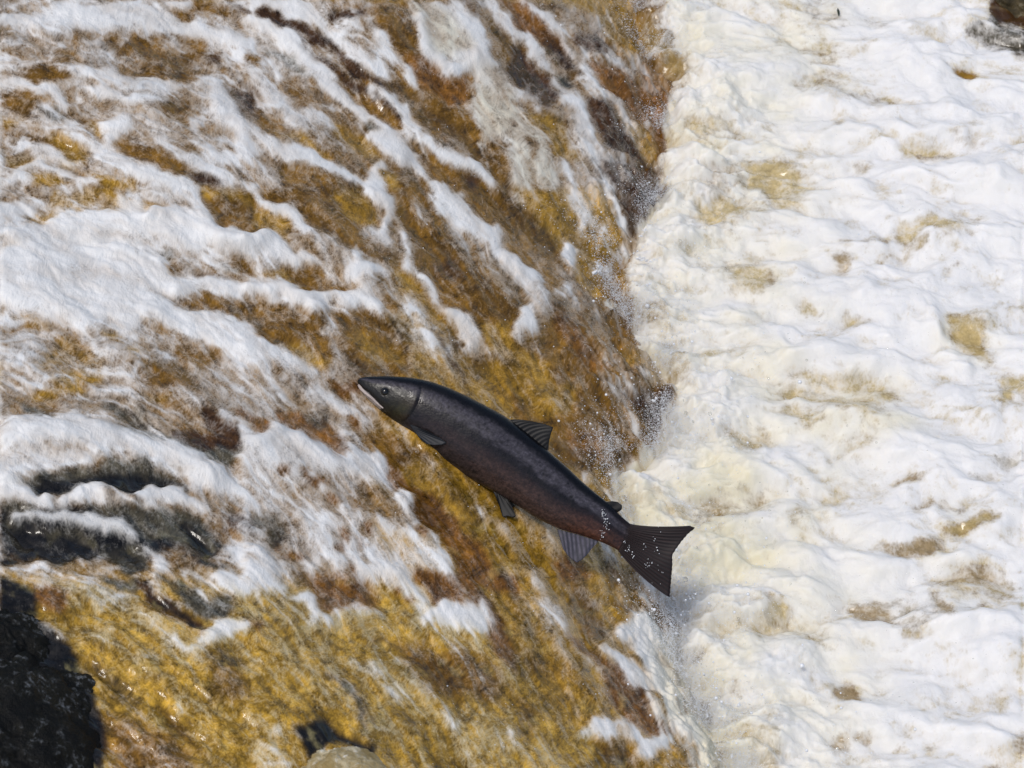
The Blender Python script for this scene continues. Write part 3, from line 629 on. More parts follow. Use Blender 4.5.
# ------------------------------------------------------------------ the plunge pool
xx = np.concatenate([np.array([-1.2, -.9, -.6, -.3, -.1]), np.arange(0.02, 1.75, 0.0036), 1.75+np.geomspace(0.01, 6, 34)])
yy = graded(-1.7, 1.7, 0.0045, 5.0)
Xp, Yp = np.meshgrid(xx, yy)
PXp, PYp = project(Xp, Yp, 0*Xp)
dp = Xp-xl(Yp)
wxp = 0.05*fbm(Xp*4, Yp*4, 3, 81); wyp = 0.05*fbm(Xp*4, Yp*4, 3, 84)
f = sample(foam, PXp, PYp); tn = sample(tone, PXp, PYp); cr = sample(cream, PXp, PYp); hh = sample(hgt, PXp, PYp)
def puff(x, y, o, sd, k):
    s_ = 0; a_ = 1; t_ = 0
    for i_ in range(o):
        s_ = s_+a_*np.sqrt(perlin(x, y, sd+i_*5)**2+k*k); t_ += a_; x = x*2.1+3; y = y*2.1+1.7; a_ *= .45
    return s_/t_*2.2
b1 = puff((Xp+wxp)*2.3, (Yp+wyp)*4.4, 2, 91, .10); b2 = puff((Xp+wxp)*8, (Yp+wyp)*13, 3, 97, .17)
b3 = fbm(Xp*38, Yp*50, 3, 99)
near = sst(0.5, 0.02, dp)
Zp = 0.046*b1+0.0110*b2*(1+1.2*near)+0.0012*b3*(1+2.0*near)+hh*PXM*1.0-0.055
dpn = dp+0.03*fbm(Xp*16, Yp*16, 4, 131)
Zp = Zp+0.03*np.exp(-((dpn-.09)/0.10)**2)*(0.6+0.9*fbm(Xp*11, Yp*11, 4, 103))
Zp = Zp+near*0.0028*fbm(Xp*55, Yp*60, 3, 133)
Zp = Zp-0.28*sst(0.05, -0.16, dpn)
n4 = fbm(Xp*11, Yp*17, 4, 107); n5 = fbm((Xp+wxp)*3.5, (Yp+wyp)*6, 3, 109)
n6 = fbm((Xp+wxp)*24, (Yp+wyp)*34, 4, 119)
f2 = np.clip(f*.97+0.24*n4+0.34*n5+0.24*n6+0.24*(b2-.5)+0.22*(b1-.5)-.03, 0, 1.12)
c2 = np.clip(cr*(0.72+0.8*fbm(Xp*7, Yp*8, 4, 113))+.05, 0, 1)[..., None]
ftn = np.array((0.80, 0.79, 0.77))*(1-c2)+np.array((0.77, 0.72, 0.55))*c2
veil = np.clip(1.1*(.95-f2), 0, .75)[..., None]; ftn = ftn*(1-veil)+np.array((0.56, 0.51, 0.42))*veil
tn2 = tn*(1+0.25*n4)[..., None]
tn2 = np.where((tn2.sum(-1) < .5)[..., None] & (f > .7)[..., None], np.array(COL['Y']), tn2)
pool = grid_mesh("plunge_pool_water", Xp, Yp, Zp, mat_pool, f2, tn2, ftn, Xp+.6*wxp, Yp+.6*wyp, Xp+.4*wxp, Yp*.85+.4*wyp)
pool["kind"] = "structure"
GX, GY = project(Xp, Yp, Zp); POOL = (Xp, Yp, Zp, GX, GY)
def at_pixel(px, py, G):
    i = np.argmin((G[3]-px)**2+(G[4]-py)**2)
    return np.array([G[0].flat[i], G[1].flat[i], G[2].flat[i]])

# ------------------------------------------------------------------ rocks
def rock_material(name, dark, mid, pale, wet):
    m, t = new_mat(name)
    out = N(t, "ShaderNodeOutputMaterial"); bs = N(t, "ShaderNodeBsdfPrincipled"); link(t, bs.outputs[0], out.inputs[0])
    tc = N(t, "ShaderNodeTexCoord").outputs['Object']
    n1 = N(t, "ShaderNodeTexNoise"); n1.inputs['Scale'].default_value = 12; n1.inputs['Detail'].default_value = 8; n1.inputs['Roughness'].default_value = .7; link(t, tc, n1.inputs['Vector'])
    n2 = N(t, "ShaderNodeTexNoise"); n2.inputs['Scale'].default_value = 70; n2.inputs['Detail'].default_value = 5; n2.inputs['Roughness'].default_value = .7; link(t, tc, n2.inputs['Vector'])
    c = mixc(t, maprange(t, n1.outputs[0], .42, .66, 0, 1), dark, mid)
    c = mixc(t, math_(t, 'MULTIPLY', maprange(t, n2.outputs[0], .50, .68, 0, 1), maprange(t, n1.outputs[0], .46, .62, 0, 1)), c, pale)
    link(t, c, bs.inputs['Base Color']); bs.inputs['Roughness'].default_value = wet; bs.inputs['Specular IOR Level'].default_value = .12
    bp = N(t, "ShaderNodeBump"); bp.inputs['Strength'].default_value = .9; bp.inputs['Distance'].default_value = .01
    link(t, math_(t, 'ADD', n1.outputs[0], math_(t, 'MULTIPLY', n2.outputs[0], .5)), bp.inputs['Height']); link(t, bp.outputs[0], bs.inputs['Normal'])
    return m
mat_black = rock_material("wet_black_rock", (0.004, 0.004, 0.0035), (0.012, 0.011, 0.007), (0.16, 0.17, 0.18), .4)
mat_gold = rock_material("peat_stained_rock", (0.30, 0.22, 0.09), (0.55, 0.48, 0.32), (0.75, 0.72, 0.64), .35)
mat_olive = rock_material("olive_wet_rock", (0.03, 0.024, 0.012), (0.11, 0.08, 0.035), (0.25, 0.22, 0.15), .3)
def rock(name, loc, rad, mat, label, seed, rot=(0, 0, 0), rough=.3):
    import bmesh
    bm = bmesh.new(); bmesh.ops.create_icosphere(bm, subdivisions=6, radius=1)
    v = np.array([q.co[:] for q in bm.verts])
    def n3(s, o, sd):
        return (fbm(v[:, 0]*s+v[:, 2]*.7*s, v[:, 1]*s-v[:, 2]*.6*s, o, sd)+fbm(v[:, 1]*s+5, v[:, 2]*s+v[:, 0]*.4*s, o, sd+30))/2
    r = 1+rough*n3(1.6, 4, seed)-rough*.6*np.abs(n3(3.4, 4, seed+7))+.03*n3(14, 3, seed+11)
    v = v*r[:, None]*np.array(rad)
    for q, c in zip(bm.verts, v): q.co = c
    me = bpy.data.meshes.new(name); bm.to_mesh(me); bm.free()
    me.polygons.foreach_set("use_smooth", np.ones(len(me.polygons), bool)); me.materials.append(mat)
    o = bpy.data.objects.new(name, me); o.location = loc; o.rotation_euler = rot; S.collection.objects.link(o)
    o["label"] = label; o["category"] = "rock"
    return o
for (x, y, rr_, dz, sd_, lab) in ((22, 742, (.19, .22, .09), .055, 3, "large wet black rock in the bottom left corner of the cascade"),
                                 (66, 700, (.10, .10, .05), .036, 9, "black wet rock at the edge of the golden water, right of the large corner rock"),
                                 (10, 640, (.11, .10, .06), .045, 23, "black wet rock at the left edge just above the large corner rock")):
    p = at_pixel(x, y, FALL)
    rock("rock", (p[0], p[1], p[2]-dz), rr_, mat_black, lab, sd_, (0.1, .6, 0), .28)
p = at_pixel(345, 764, FALL)
rock("rock", (p[0]+.005, p[1]-.035, p[2]-.034), (.10, .10, .075), mat_gold, "small pale golden stone washed by foam below a black hollow at the bottom", 13, (0, .3, .6), .18)
p = at_pixel(1008, 8, POOL)
rock("rock", (p[0]+.03, p[1]+.05, p[2]-.03), (.17, .10, .075), mat_olive, "dark brown wet rock breaking the foam in the top right corner of the pool", 17, (0, 0, -.3), .3)

# ------------------------------------------------------------------ the leaf
def simple_mat(name, col, rough, spec=.5, alpha=None):
    m, t = new_mat(name); out = N(t, "ShaderNodeOutputMaterial"); bs = N(t, "ShaderNodeBsdfPrincipled"); link(t, bs.outputs[0], out.inputs[0])
    bs.inputs['Base Color'].default_value = (*col, 1); bs.inputs['Roughness'].default_value = rough
    return m
def mesh_obj(name, vs, fs, mat, parent=None, smooth=True):
    me = bpy.data.meshes.new(name); me.from_pydata([tuple(map(float, v)) for v in vs], [], fs); me.update()
    if smooth: me.polygons.foreach_set("use_smooth", np.ones(len(me.polygons), bool))
    me.materials.append(mat); o = bpy.data.objects.new(name, me); S.collection.objects.link(o)
    if parent: o.parent = parent
    return o
p = at_pixel(838, 14, POOL)
vs = []; fs = []
for i in range(11):
    t = i/10; w = .0035*math.sin(math.pi*min(t+.03, 1))**.7; y = (t-.5)*.026; z = .003*math.sin(t*3)
    vs += [(-w, y, z+.002), (0, y, z), (w, y, z+.002), (0, y, z-.001)]
for i in range(10):
    for k in range(4): fs.append((i*4+k, i*4+(k+1) % 4, i*4+4+(k+1) % 4, i*4+4+k))
leaf = mesh_obj("leaf", vs, fs, simple_mat("dark_leaf", (.012, .022, .008), .5))
leaf.location = (p[0], p[1], p[2]+.006); leaf.rotation_euler = (.3, 0, .1)
leaf["label"] = "tiny dark green leaf floating on the foam near the top of the pool"; leaf["category"] = "leaf"

# ------------------------------------------------------------------ the salmon
FD = 8.25                                       # distance of the fish from the camera
FPM = FD/FPX
C0 = np.array([526.0, 462.0])
cen = CAM+FWD*FD+np.array([1, 0, 0])*(C0[0]-512)*FPM+UP*(384-C0[1])*FPM
salmon = bpy.data.objects.new("salmon", None); S.collection.objects.link(salmon)
salmon.empty_display_size = .1
salmon["label"] = "dark grey brown salmon leaping up the cascade, head up left and tail over the foam"; salmon["category"] = "fish"
salmon.location = cen
salmon.rotation_euler = (math.pi/2-PITCH, 0, 0)  # local x = along the bank, y = up, z = towards the bank we stand on
def L(px, py, z=0.0): return np.array([(px-C0[0])*FPM, (C0[1]-py)*FPM, z])
dors = [(357.5, 380.5), (359, 378.3), (363, 377.2), (369, 376.6), (389, 376), (408, 377), (428, 380.5), (447, 387), (467, 396), (486.5, 406), (506, 416.5), (526, 432), (546, 448.5), (568, 468), (582, 481.5), (596, 493.5), (609, 503.5), (623, 518), (634, 527), (640, 532)]
vent = [(357.5, 380.5), (358.2, 384.4), (361, 390), (365, 396), (379, 410), (398.6, 425), (418, 440.5), (437.6, 456), (457, 470.5), (476.7, 482.5), (496, 493), (516, 505), (535.5, 517.6), (557, 528.5), (582, 535.5), (604, 543), (620, 551), (627, 556)]
P0 = np.array([357.5, 380.5]); AX = np.array([276.0, 164.0]); AX /= np.linalg.norm(AX); NX = np.array([AX[1], -AX[0]])
def uw(P): P = np.array(P)-P0; return P@AX, P@NX
ud, wd = uw(dors); uv_, wv = uw(vent)
# make monotone in u
od = np.argsort(ud); ov = np.argsort(uv_); ud, wd, uv_, wv = ud[od], wd[od], uv_[ov], wv[ov]
U1 = 316.0
NS, NR = 300, 120
tt = np.linspace(0, 1, NS); us = U1*(0.35*tt+0.65*(1-np.cos(tt*math.pi/2))) if False else U1*np.where(tt < .12, (tt/.12)**1.8*.06, .06+(tt-.12)/.88*.94)
umin = 0.0
def smooth1(a, n):
    for _ in range(n): a = np.concatenate([a[:1], (a[:-2]+2*a[1:-1]+a[2:])/4, a[-1:]])
    return a
wD = np.interp(us, ud, wd); wV = np.interp(us, uv_, wv)
wD[0] = wV[0] = 0
wD[1:] = smooth1(wD[1:], 30); wV[1:] = smooth1(wV[1:], 30)
hC = (wD+wV)/2; hH = np.maximum((wD-wV)/2, 0.05)
frac = us/U1
thick = np.interp(frac, [0, .03, .1, .2, .4, .6, .8, .92, 1], [.85, .78, .70, .66, .62, .56, .48, .36, .16])
th = np.linspace(0, 2*math.pi, NR, endpoint=False)
TH, FR = np.meshgrid(th, frac); US = np.repeat(us[:, None], NR, 1)
cs, sn = np.cos(TH), np.sin(TH)                  # sn=+1 back, cs=+1 near flank
ww = hC[:, None]+hH[:, None]*np.sign(sn)*np.abs(sn)**.95
bb = (hH*thick)[:, None]*np.sign(cs)*np.abs(cs)**.85
side = np.abs(cs)
# gill cover: raised plate with an edge behind it
vrel = sn
gu = 57+7*np.cos((vrel+.15)*1.7)                # u of the gill edge, along body height
ed = US-gu
gill = np.exp(-np.maximum(-ed, 0)/16)*(ed < 0)*sst(.2, .6, side)*sst(-1.1, -.8, vrel)
bb = bb*(1+.032*gill*sst(1.0, .5, np.abs(vrel)))
gro = np.exp(-(ed/1.6)**2)*sst(.3, .7, side)*(np.abs(vrel) < .85)
bb = bb*(1-.05*gro)
# eye socket and mouth groove
pw = P0[None, None, :]+US[..., None]*AX+ww[..., None]*NX       # profile coordinates of each point
eyp = np.array([385.5, 391.8]); de = np.hypot(pw[..., 0]-eyp[0], pw[..., 1]-eyp[1])
bb = bb*(1-.07*np.exp(-(de/4.5)**2))
def dseg(P, pts_):
    d = np.full(P.shape[:-1], 1e9)
    for (ax, ay), (bx, by) in zip(pts_[:-1], pts_[1:]):
        dx, dy = bx-ax, by-ay; t = np.clip(((P[..., 0]-ax)*dx+(P[..., 1]-ay)*dy)/(dx*dx+dy*dy), 0, 1)
        d = np.minimum(d, np.hypot(P[..., 0]-ax-t*dx, P[..., 1]-ay-t*dy))
    return d
mouth = [(357, 383), (363, 388), (370, 393), (376, 400), (383, 408)]
dm = dseg(pw, mouth)
bb = bb*(1-.13*np.exp(-(dm/1.0)**2)*(side > .2))
vx = (pw[..., 0]-C0[0])*FPM; vy = (C0[1]-pw[..., 1])*FPM; vz = bb*FPM
# colour of the skin, with the sheen of the upper flank painted in
def blend(c, m, col): return c*(1-m[..., None])+np.array(col)*m[..., None]
nz = fbm(US/9, TH*3+ww*.1, 4, 201); nf = fbm(US/2.6, ww/2.6, 3, 207)
vv = vrel+.10*nz
c = np.ones(US.shape+(3,))*np.array((.022, .019, .024))
st = fbm(US/30, ww/3.0, 3, 215)
c = blend(c, sst(.12, .34, vv+.06*st)*sst(.80, .58, vv)*.95, (.125, .115, .140))  # paler band: light from above painted along the upper flank
c = blend(c, sst(.55, .82, vv), (.006, .006, .008))
c = blend(c, sst(.08, -.35, vv)*sst(60, 110, US)*.85, (.130, .072, .055))
c = blend(c, sst(-.5, -.95, vv)*.5*sst(300, 120, US), (.10, .080, .078))
c = blend(c, sst(60, 100, US)*sst(175, 120, US)*sst(.05, -.4, vv)*.6, (.035, .032, .036))
c = blend(c, sst(225, 285, US)*sst(.3, -.6, vv)*.85, (.19, .070, .040))
c = blend(c, sst(280, 312, US)*.6, (.045, .025, .022))
c = c*(1+.55*nz+.55*nf+.25*st)[..., None]
hd = sst(66, 56, US)
c = blend(c, hd*sst(.42, .2, vrel)*.85, (.022, .022, .018))
c = blend(c, np.exp(-(np.hypot((pw[..., 0]-409)/11, (pw[..., 1]-404)/5)**2))*.9, (.030, .010, .008))
op = np.exp(-(np.hypot((pw[..., 0]-402)/13, (pw[..., 1]-408)/9)**2)); c = blend(c, op*hd*.85, (.085, .075, .028))
op = np.exp(-(np.hypot((pw[..., 0]-412)/10, (pw[..., 1]-417)/4)**2)); c = blend(c, op*hd*.7, (.12, .07, .035))
pre = np.exp(-((US-(gu-19-4*vrel))/1.2)**2)*(np.abs(vrel+.2) < .55)*sst(.3, .7, side); c = blend(c, pre*.55, (.006, .005, .005))
lat = np.exp(-((vv-.02)/.035)**2)*sst(62, 70, US); c = blend(c, lat*.35, (.012, .010, .011))
c = blend(c, gro*.40, (.006, .005, .005))
rs = np.random.default_rng(5)
for _ in range(46):
    uu = rs.uniform(40, 280); v0 = rs.uniform(.0, .75); rr = rs.uniform(.8, 1.7)
    k = int(np.argmin(abs(us-uu))); w0 = hC[k]+hH[k]*v0
    m = np.exp(-(np.hypot(US-uu, ww-w0)/rr)**4)*(1 if _ % 1 == 0 else 1); c = blend(c, m*.8, (.006, .006, .007))
jaw = sst(2.6, 1.2, dseg(pw, [(358.5, 386), (364, 393), (371, 399), (380, 407)]))
c = blend(c, jaw*.9, (.85, .74, .68))
c = blend(c, np.exp(-(dm/1.0)**2)*.9, (.012, .008, .008))
c = np.clip(c*.44, .0018, 1)
vs = np.stack([vx, vy, vz], -1).reshape(-1, 3)
idx = np.arange(NS*NR).reshape(NS, NR); nx = np.roll(idx, -1, 1)
q = np.stack([idx[:-1], idx[1:], nx[1:], nx[:-1]], -1).reshape(-1, 4)
fs = [tuple(a) for a in q.tolist()]
fs.append(tuple(idx[-1].tolist())); fs.append(tuple(idx[0][::-1].tolist()))
mb, t = new_mat("salmon_skin")
out = N(t, "ShaderNodeOutputMaterial"); bs = N(t, "ShaderNodeBsdfPrincipled"); link(t, bs.outputs[0], out.inputs[0])
ca = N(t, "ShaderNodeAttribute", attribute_name="skin").outputs['Color']
uvn = N(t, "ShaderNodeUVMap", uv_map="scales").outputs[0]
vo = N(t, "ShaderNodeTexVoronoi"); vo.inputs['Scale'].default_value = 1.0; link(t, uvn, vo.inputs['Vector'])
nn = N(t, "ShaderNodeTexNoise"); nn.inputs['Scale'].default_value = .35; nn.inputs['Detail'].default_value = 4; link(t, uvn, nn.inputs['Vector'])
cc = mixc(t, maprange(t, vo.outputs['Distance'], .2, .75, 0, .35), ca, (0.004, 0.004, 0.005))
link(t, cc, bs.inputs['Base Color'])
link(t, maprange(t, nn.outputs[0], .3, .7, .22, .40), bs.inputs['Roughness']); bs.inputs['Specular IOR Level'].default_value = .27
bp = N(t, "ShaderNodeBump"); bp.inputs['Strength'].default_value = .22; bp.inputs['Distance'].default_value = .0012
link(t, vo.outputs['Distance'], bp.inputs['Height']); bp.invert = True; link(t, bp.outputs[0], bs.inputs['Normal'])
body = mesh_obj("body", vs, fs, mb, salmon)
at = body.data.attributes.new("skin", 'FLOAT_COLOR', 'POINT'); b = np.ones((NS*NR, 4), np.float32); b[:, :3] = c.reshape(-1, 3); at.data.foreach_set("color", b.reshape(-1))
uvl = body.data.uv_layers.new(name="scales"); li = np.zeros(len(body.data.loops), np.int32); body.data.loops.foreach_get("vertex_index", li)
uvs = np.stack([US/2.4, ww/1.9], -1).reshape(-1, 2)[li]; uvl.data.foreach_set("uv", uvs.astype(np.float32).reshape(-1))

def near_z(px, py, k=1.0):                       # depth of the near flank at a profile point
    i = np.argmin(np.where(cs > 0.02, (pw[..., 0]-px)**2+(pw[..., 1]-py)**2, 1e9))
    return vz.flat[i]*k
def resample(P, n):
    P = np.array(P, float); d = np.concatenate([[0], np.cumsum(np.hypot(*np.diff(P[:, :2], axis=0).T))]); d /= d[-1]
    s = np.linspace(0, 1, n); return np.stack([np.interp(s, d, P[:, k]) for k in range(P.shape[1])], -1)
def fin_material(name, dark, light, amt, fade=0.0):
    m, t = new_mat(name); out = N(t, "ShaderNodeOutputMaterial"); bs = N(t, "ShaderNodeBsdfPrincipled"); link(t, bs.outputs[0], out.inputs[0])
    u = N(t, "ShaderNodeUVMap", uv_map="rays").outputs[0]
    w = N(t, "ShaderNodeTexWave"); w.wave_type = 'BANDS'; w.bands_direction = 'X'; w.inputs['Scale'].default_value = .314; w.inputs['Distortion'].default_value = 1.6; w.inputs['Detail'].default_value = 2
    link(t, u, w.inputs['Vector'])
    n = N(t, "ShaderNodeTexNoise"); n.inputs['Scale'].default_value = 1.2; n.inputs['Detail'].default_value = 5; link(t, u, n.inputs['Vector'])
    f_ = math_(t, 'MULTIPLY', math_(t, 'MULTIPLY', w.outputs[1], amt), maprange(t, n.outputs[0], .3, .65, .3, 1))
    link(t, mixc(t, f_, dark, light), bs.inputs['Base Color']); bs.inputs['Roughness'].default_value = .5; bs.inputs['Specular IOR Level'].default_value = .25
    bs.inputs['Transmission Weight'].default_value = 0
    bp = N(t, "ShaderNodeBump"); bp.inputs['Strength'].default_value = .18; bp.inputs['Distance'].default_value = .001
    link(t, w.outputs[1], bp.inputs['Height']); link(t, bp.outputs[0], bs.inputs['Normal'])
    return m
def fin(name, base, edge, mat, rays, mid=None, t0=2.2, z=0.0, zedge=0.0, ripple=.6, jag=.6, nu=None, label=None):
    nu = nu or rays*6; nv = 22
    B = resample(base, nu); E = resample(edge, nu); M = resample(mid, nu) if mid else (B+E)/2
    V_ = []; 
    for s_ in (1, -1):
        for j in range(nv):
            v = j/(nv-1)
            for i in range(nu):
                u = i/(nu-1)
                a = B[i]*(1-v)*(1-2*v)+M[i]*4*v*(1-v)+E[i]*v*(2*v-1)
                e2 = 1-jag*.006*abs(math.sin(u*rays*math.pi))*v**4*10*0.3
                a = B[i]+(a-B[i])*e2
                zz = z+(zedge-z)*v+ripple*math.sin(u*9+v*3)*v
                thk = (t0*(1-v)**.8+.28)*(1+.12*math.cos(u*rays*2*math.pi+.8*math.sin(u*7)))*min(1, .25+4*min(u, 1-u))
                V_.append(L(a[0], a[1], (zz+s_*thk/2)*FPM))
    F_ = []
    n = nu*nv
    for j in range(nv-1):
        for i in range(nu-1):
            a = j*nu+i
            F_.append((a, a+nu, a+nu+1, a+1)); F_.append((n+a, n+a+1, n+a+nu+1, n+a+nu))
    ring = [i for i in range(nu)]+[j*nu+nu-1 for j in range(1, nv)]+[(nv-1)*nu+i for i in range(nu-2, -1, -1)]+[j*nu for j in range(nv-2, 0, -1)]
    for k in range(len(ring)):
        a, b = ring[k], ring[(k+1) % len(ring)]; F_.append((a, b, b+n, a+n))
    o = mesh_obj(name, V_, F_, mat, salmon)
    ul = o.data.uv_layers.new(name="rays"); li = np.zeros(len(o.data.loops), np.int32); o.data.loops.foreach_get("vertex_index", li)
    uu = np.tile(np.linspace(0, rays, nu), nv*2); vv_ = np.tile(np.repeat(np.linspace(0, 3, nv), nu), 2)
    ul.data.foreach_set("uv", np.stack([uu, vv_], -1)[li].astype(np.float32).reshape(-1))
    if label: o["label"] = label
    return o
m_dark = fin_material("dark_fin", (.006, .006, .006), (.010, .009, .008), .5)
m_tail = fin_material("tail_fin", (.010, .007, .007), (.030, .015, .014), .6)
m_anal = fin_material("grey_fin", (.028, .029, .040), (.12, .11, .145), .8)
m_pect = fin_material("blue_black_fin", (.006, .008, .011), (.030, .034, .045), .5)
fin("dorsal_fin", [(508, 420), (528, 437), (548, 453)], [(534, 421.5), (545, 424), (553.5, 427.2), (551, 434), (549, 442), (548.5, 449.5)], m_dark, 11,
    mid=[(519, 419.5), (530, 423.5), (540, 432), (545, 441), (548.3, 450.5)], t0=2.6, zedge=1.5)
fin("adipose_fin", [(605, 502), (613, 511.5)], [(612, 501), (618, 502), (622.3, 505.5), (621.8, 509.5), (618.5, 512), (614.5, 513)], m_dark, 3, t0=3.0, nu=20)
fin("tail_fin", [(627, 523), (624, 538), (618, 551)],
    [(690, 525.6), (695.5, 527.8), (688, 534), (682, 541), (676, 549), (672.3, 555), (672.5, 565), (671.5, 578), (669.8, 597.5), (666, 595.5)], m_tail, 19,
    mid=[(652, 526.2), (657, 531), (655, 541), (650, 552), (645, 562), (641, 571), (640, 575)], t0=5.5, zedge=2, ripple=1.2, jag=.45)
fin("anal_fin", [(557, 529), (576, 534), (598, 541)], [(563, 549), (569, 557), (576.6, 563), (581, 560.5), (586, 556), (591, 549.5), (597, 543)], m_anal, 9, t0=2.4, zedge=2)
zp = near_z(415, 428)/FPM
fin("pectoral_fin", [(410, 424), (412, 428), (416, 433)], [(427, 430), (440, 437), (447.3, 442.5), (443, 444.6), (434, 445), (427, 443.5), (421, 439)], m_pect, 7, t0=2.5, z=zp-1, zedge=near_z(436, 440)/FPM+3.5, ripple=.3)
fin("pectoral_fin", [(408, 428), (411, 431), (414, 436)], [(420, 440), (430, 448), (437, 453), (431, 453), (424, 448), (418, 443)], m_pect, 7, t0=2.5, z=-zp*.7, zedge=-zp-4, ripple=.3)
zq = near_z(500, 488)/FPM
fin("pelvic_fin", [(493, 490), (498, 493), (505, 497)], [(499, 505), (503, 517.5), (508, 516), (513, 517.5), (516, 516), (512, 506), (509, 500)], m_dark, 7, t0=2.2, z=3, zedge=9, ripple=.5)
fin("pelvic_fin", [(497, 490), (503, 493), (509, 497)], [(505, 503), (510, 512), (515, 515), (518, 511), (514, 503)], m_dark, 7, t0=2.2, z=-5, zedge=-12, ripple=.5)
# pale edge of the jaw
JP = resample([(358.3, 384.6), (361.5, 389.0), (365.6, 392.8), (373, 398.6), (379.5, 405.0), (383.6, 408.2)], 26)
V_ = []; F_ = []
for k, (x, y) in enumerate(JP):
    rj = (1.35*(1-k/26)**.6+.5)*min(1, .5+k*.2); z0 = near_z(x+.8, y-.6)/FPM+.1
    for q_ in range(10):
        a_ = 2*math.pi*q_/10; V_.append(L(x+rj*.62*math.cos(a_), y+rj*.78*math.cos(a_)*-1*.9, (z0+rj*.45*math.sin(a_))*FPM))
for k in range(25):
    for q_ in range(10): F_.append((k*10+q_, k*10+(q_+1) % 10, k*10+10+(q_+1) % 10, k*10+10+q_))
F_ += [tuple(range(9, -1, -1)), tuple(range(250, 260))]
mesh_obj("jaw_edge", V_, F_, simple_mat("pale_jaw", (.38, .32, .29), .5), salmon)
# eyes
def sphere_obj(name, c, r, mat, parent, flat=.6, seg=24, col=None):
    V_ = []; F_ = []; nlat = 14
    for i in range(nlat+1):
        a = math.pi*i/nlat
        for j in range(seg):
            b_ = 2*math.pi*j/seg; V_.append((c[0]+r*math.sin(a)*math.cos(b_), c[1]+r*math.sin(a)*math.sin(b_), c[2]+r*flat*math.cos(a)))
    for i in range(nlat):
        for j in range(seg): F_.append((i*seg+j, i*seg+(j+1) % seg, (i+1)*seg+(j+1) % seg, (i+1)*seg+j))
    return mesh_obj(name, V_, F_, mat, parent)
m_iris = simple_mat("eye_iris", (.016, .015, .012), .2); m_pup = simple_mat("eye_pupil", (.003, .003, .003), .03)
ze = near_z(*eyp)
for sgn in (1, -1):
    e = sphere_obj("eye", L(eyp[0], eyp[1], sgn*(ze-.7*FPM)), 4.4*FPM, m_iris, salmon, .5)
    pu = sphere_obj("pupil", L(eyp[0], eyp[1], sgn*(ze+.1*FPM)), 3.6*FPM, m_pup, e, .62)

# ------------------------------------------------------------------ drops, spray and flecks
import bmesh
bm = bmesh.new(); bmesh.ops.create_icosphere(bm, subdivisions=1, radius=1)
IV = np.array([v.co[:] for v in bm.verts]); IF = np.array([[v.index for v in f_.verts] for f_ in bm.faces]); bm.free()
def drops(name, C, R, mat, stretch=None):
    n = len(C); k = len(IV)
    sc = R[:, None, None]*IV[None]*(1 if stretch is None else stretch[:, None, :])
    co = (C[:, None, :]+sc).reshape(-1, 3).astype(np.float32)
    fa = (IF[None]+np.arange(n)[:, None, None]*k).reshape(-1).astype(np.int32)
    me = bpy.data.meshes.new(name); me.vertices.add(len(co)); me.vertices.foreach_set("co", co.reshape(-1))
    me.loops.add(len(fa)); me.loops.foreach_set("vertex_index", fa); nf = len(fa)//3
    me.polygons.add(nf); me.polygons.foreach_set("loop_start", np.arange(nf, dtype=np.int32)*3); me.polygons.foreach_set("use_smooth", np.ones(nf, bool))
    me.update(calc_edges=True); me.materials.append(mat)
    o = bpy.data.objects.new(name, me); S.collection.objects.link(o); o["kind"] = "stuff"; return o
m_drop = simple_mat("white_drop", (.80, .82, .84), .12)
m_glass, t = new_mat("clear_drop"); out = N(t, "ShaderNodeOutputMaterial"); g = N(t, "ShaderNodeBsdfPrincipled"); link(t, g.outputs[0], out.inputs[0])
g.inputs['Base Color'].default_value = (.9, .9, .88, 1); g.inputs['Roughness'].default_value = .02; g.inputs['IOR'].default_value = 1.33; g.inputs['Transmission Weight'].default_value = 1
R_ = np.random.default_rng(11)
OV = np.array([(1, 0, 0), (-1, 0, 0), (0, 1, 0), (0, -1, 0), (0, 0, 1), (0, 0, -1)], float)
OF = np.array([(0, 2, 4), (2, 1, 4), (1, 3, 4), (3, 0, 4), (2, 0, 5), (1, 2, 5), (3, 1, 5), (0, 3, 5)])
def spray(n, spread_l, spread_r, th, hz, mu, sg, cap):
    ys = R_.uniform(-1.6, 1.6, n); lf = R_.random(n) < spread_l/(spread_l+spread_r)
    du = np.where(lf, -R_.exponential(spread_l, n), R_.exponential(spread_r, n))+R_.normal(0, .012, n)
    xs = xl(ys)+du+.02*fbm(ys*7, ys*0, 3, 331)
    keep = fbm(xs*7, ys*7, 4, 301)+R_.normal(0, .16, n) > th+.45*sst(.40, .62, ys)
    xs, ys = xs[keep], ys[keep]
    zb = np.where(xs < xl(ys), fall_profile(xls(ys)-xs), 0.0)+.012
    zs = zb+R_.exponential(hz, len(xs))
    return np.stack([xs, ys, zs], -1), np.clip(R_.lognormal(mu, sg, len(xs)), .0004, cap)
Cc, rr = spray(8000, .05, .11, .08, .045, -6.8, .60, .0065)
sel = R_.random(len(rr)) < .75
drops("spray_droplets", Cc[sel], rr[sel], m_drop)
drops("clear_droplets", Cc[~sel], rr[~sel]*1.2, m_glass)
IV, IF = OV, OF
Cc, rr = spray(200000, .026, .06, -.1, .018, -7.3, .38, .0018)
drops("fine_spray", Cc, rr, m_drop)
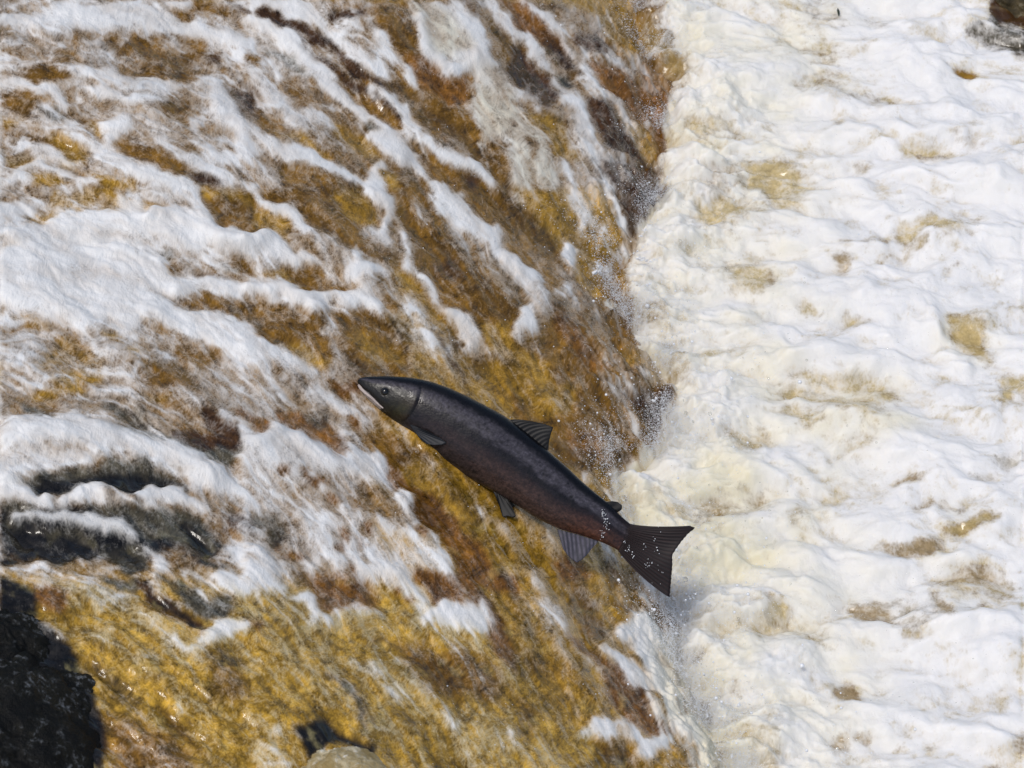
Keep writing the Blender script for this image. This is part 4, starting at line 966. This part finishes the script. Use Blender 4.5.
# a thin scatter of drops thrown over the pool and down the slide
n = 900
gx = R_.uniform(0.25, 1.2, n); gy = R_.uniform(-1.4, 1.5, n); gz = R_.exponential(.05, n)+.02
drops("far_droplets", np.stack([gx, gy, gz], -1), np.clip(R_.lognormal(-6.95, .4, n), .0006, .003), m_glass)
i = R_.integers(0, FALL[0].size, 1500); cx, cy, cz_ = (FALL[k].flat[i] for k in range(3))
inb = (FALL[3].flat[i] > 380) & (FALL[4].flat[i] > 0) & (FALL[4].flat[i] < 768)
drops("bead_droplets", np.stack([cx, cy, cz_+R_.exponential(.01, len(cx))], -1)[inb], np.clip(R_.lognormal(-6.9, .35, inb.sum()), .0006, .002), m_drop)
# drops streaming off the wrist of the tail
C_ = []; Rr = []
for (x, y, s_, k) in ((604, 513, 2.5, 12), (605, 520, 2, 6), (606, 527, 3, 12), (602, 534, 2.2, 10), (629, 548, 2.2, 9), (633, 556, 2.5, 6), (645, 546, 3, 6), (648, 563, 2.6, 12), (657, 551, 2, 5), (661, 570, 3, 5), (625, 542, 2, 4), (655, 533, 6, 5)):
    for _ in range(k):
        px = x+R_.normal(0, s_*.6); py = y+R_.normal(0, s_)
        v = L(px, py, near_z(min(px, 626), min(py, 545))+.004 if px < 632 else .010)
        C_.append(v); Rr.append(R_.uniform(.25, .85)*FPM)
dr = drops("tail_droplets", np.array(C_), np.array(Rr), m_drop)
dr.location = salmon.location; dr.rotation_euler = salmon.rotation_euler

# splash fingers thrown up where the slide meets the pool
def splash(path, r0):
    P = resample(path, 40); Cs = []; Rs = []
    for k, (x, y) in enumerate(P):
        t_ = k/39; b_ = at_pixel(x, y, POOL if x > 600 else FALL)
        for _ in range(3):
            Cs.append(b_+R_.normal(0, .0022, 3)+np.array([0, -.03, .03])); Rs.append(r0*(1-.75*t_)*R_.uniform(.5, 1.2))
    return Cs, Rs
Cs, Rs = [], []
for pth, r0 in (([(606, 268), (622, 262), (634, 253), (648, 244), (656, 240)], .0045), ([(640, 238), (645, 229), (653, 221)], .0035), ([(640, 232), (650, 229)], .003), ([(630, 250), (622, 244), (616, 240)], .003),
                ([(592, 274), (604, 272), (612, 266), (620, 254)], .005), ([(617, 224), (624, 225)], .004), ([(607, 228), (609, 238)], .0045), ([(636, 258), (650, 262), (662, 258)], .003), ([(600, 270), (596, 262)], .0035)):
    a, b = splash(pth, r0); Cs += a; Rs += b
for (x, y, r) in ((652, 400, .0075), (659, 407, .005), (603, 90, .006), (604, 34, .005), (560, 26, .005), (663, 96, .004), (595, 452, .004), (612, 70, .004), (624, 82, .0035), (556, 17, .004)):
    Cs.append(at_pixel(x, y, POOL if x > 655 else FALL)+np.array([0, -.02, .02])); Rs.append(r*.6)
drops("splash_droplets", np.array(Cs), np.array(Rs), m_drop)
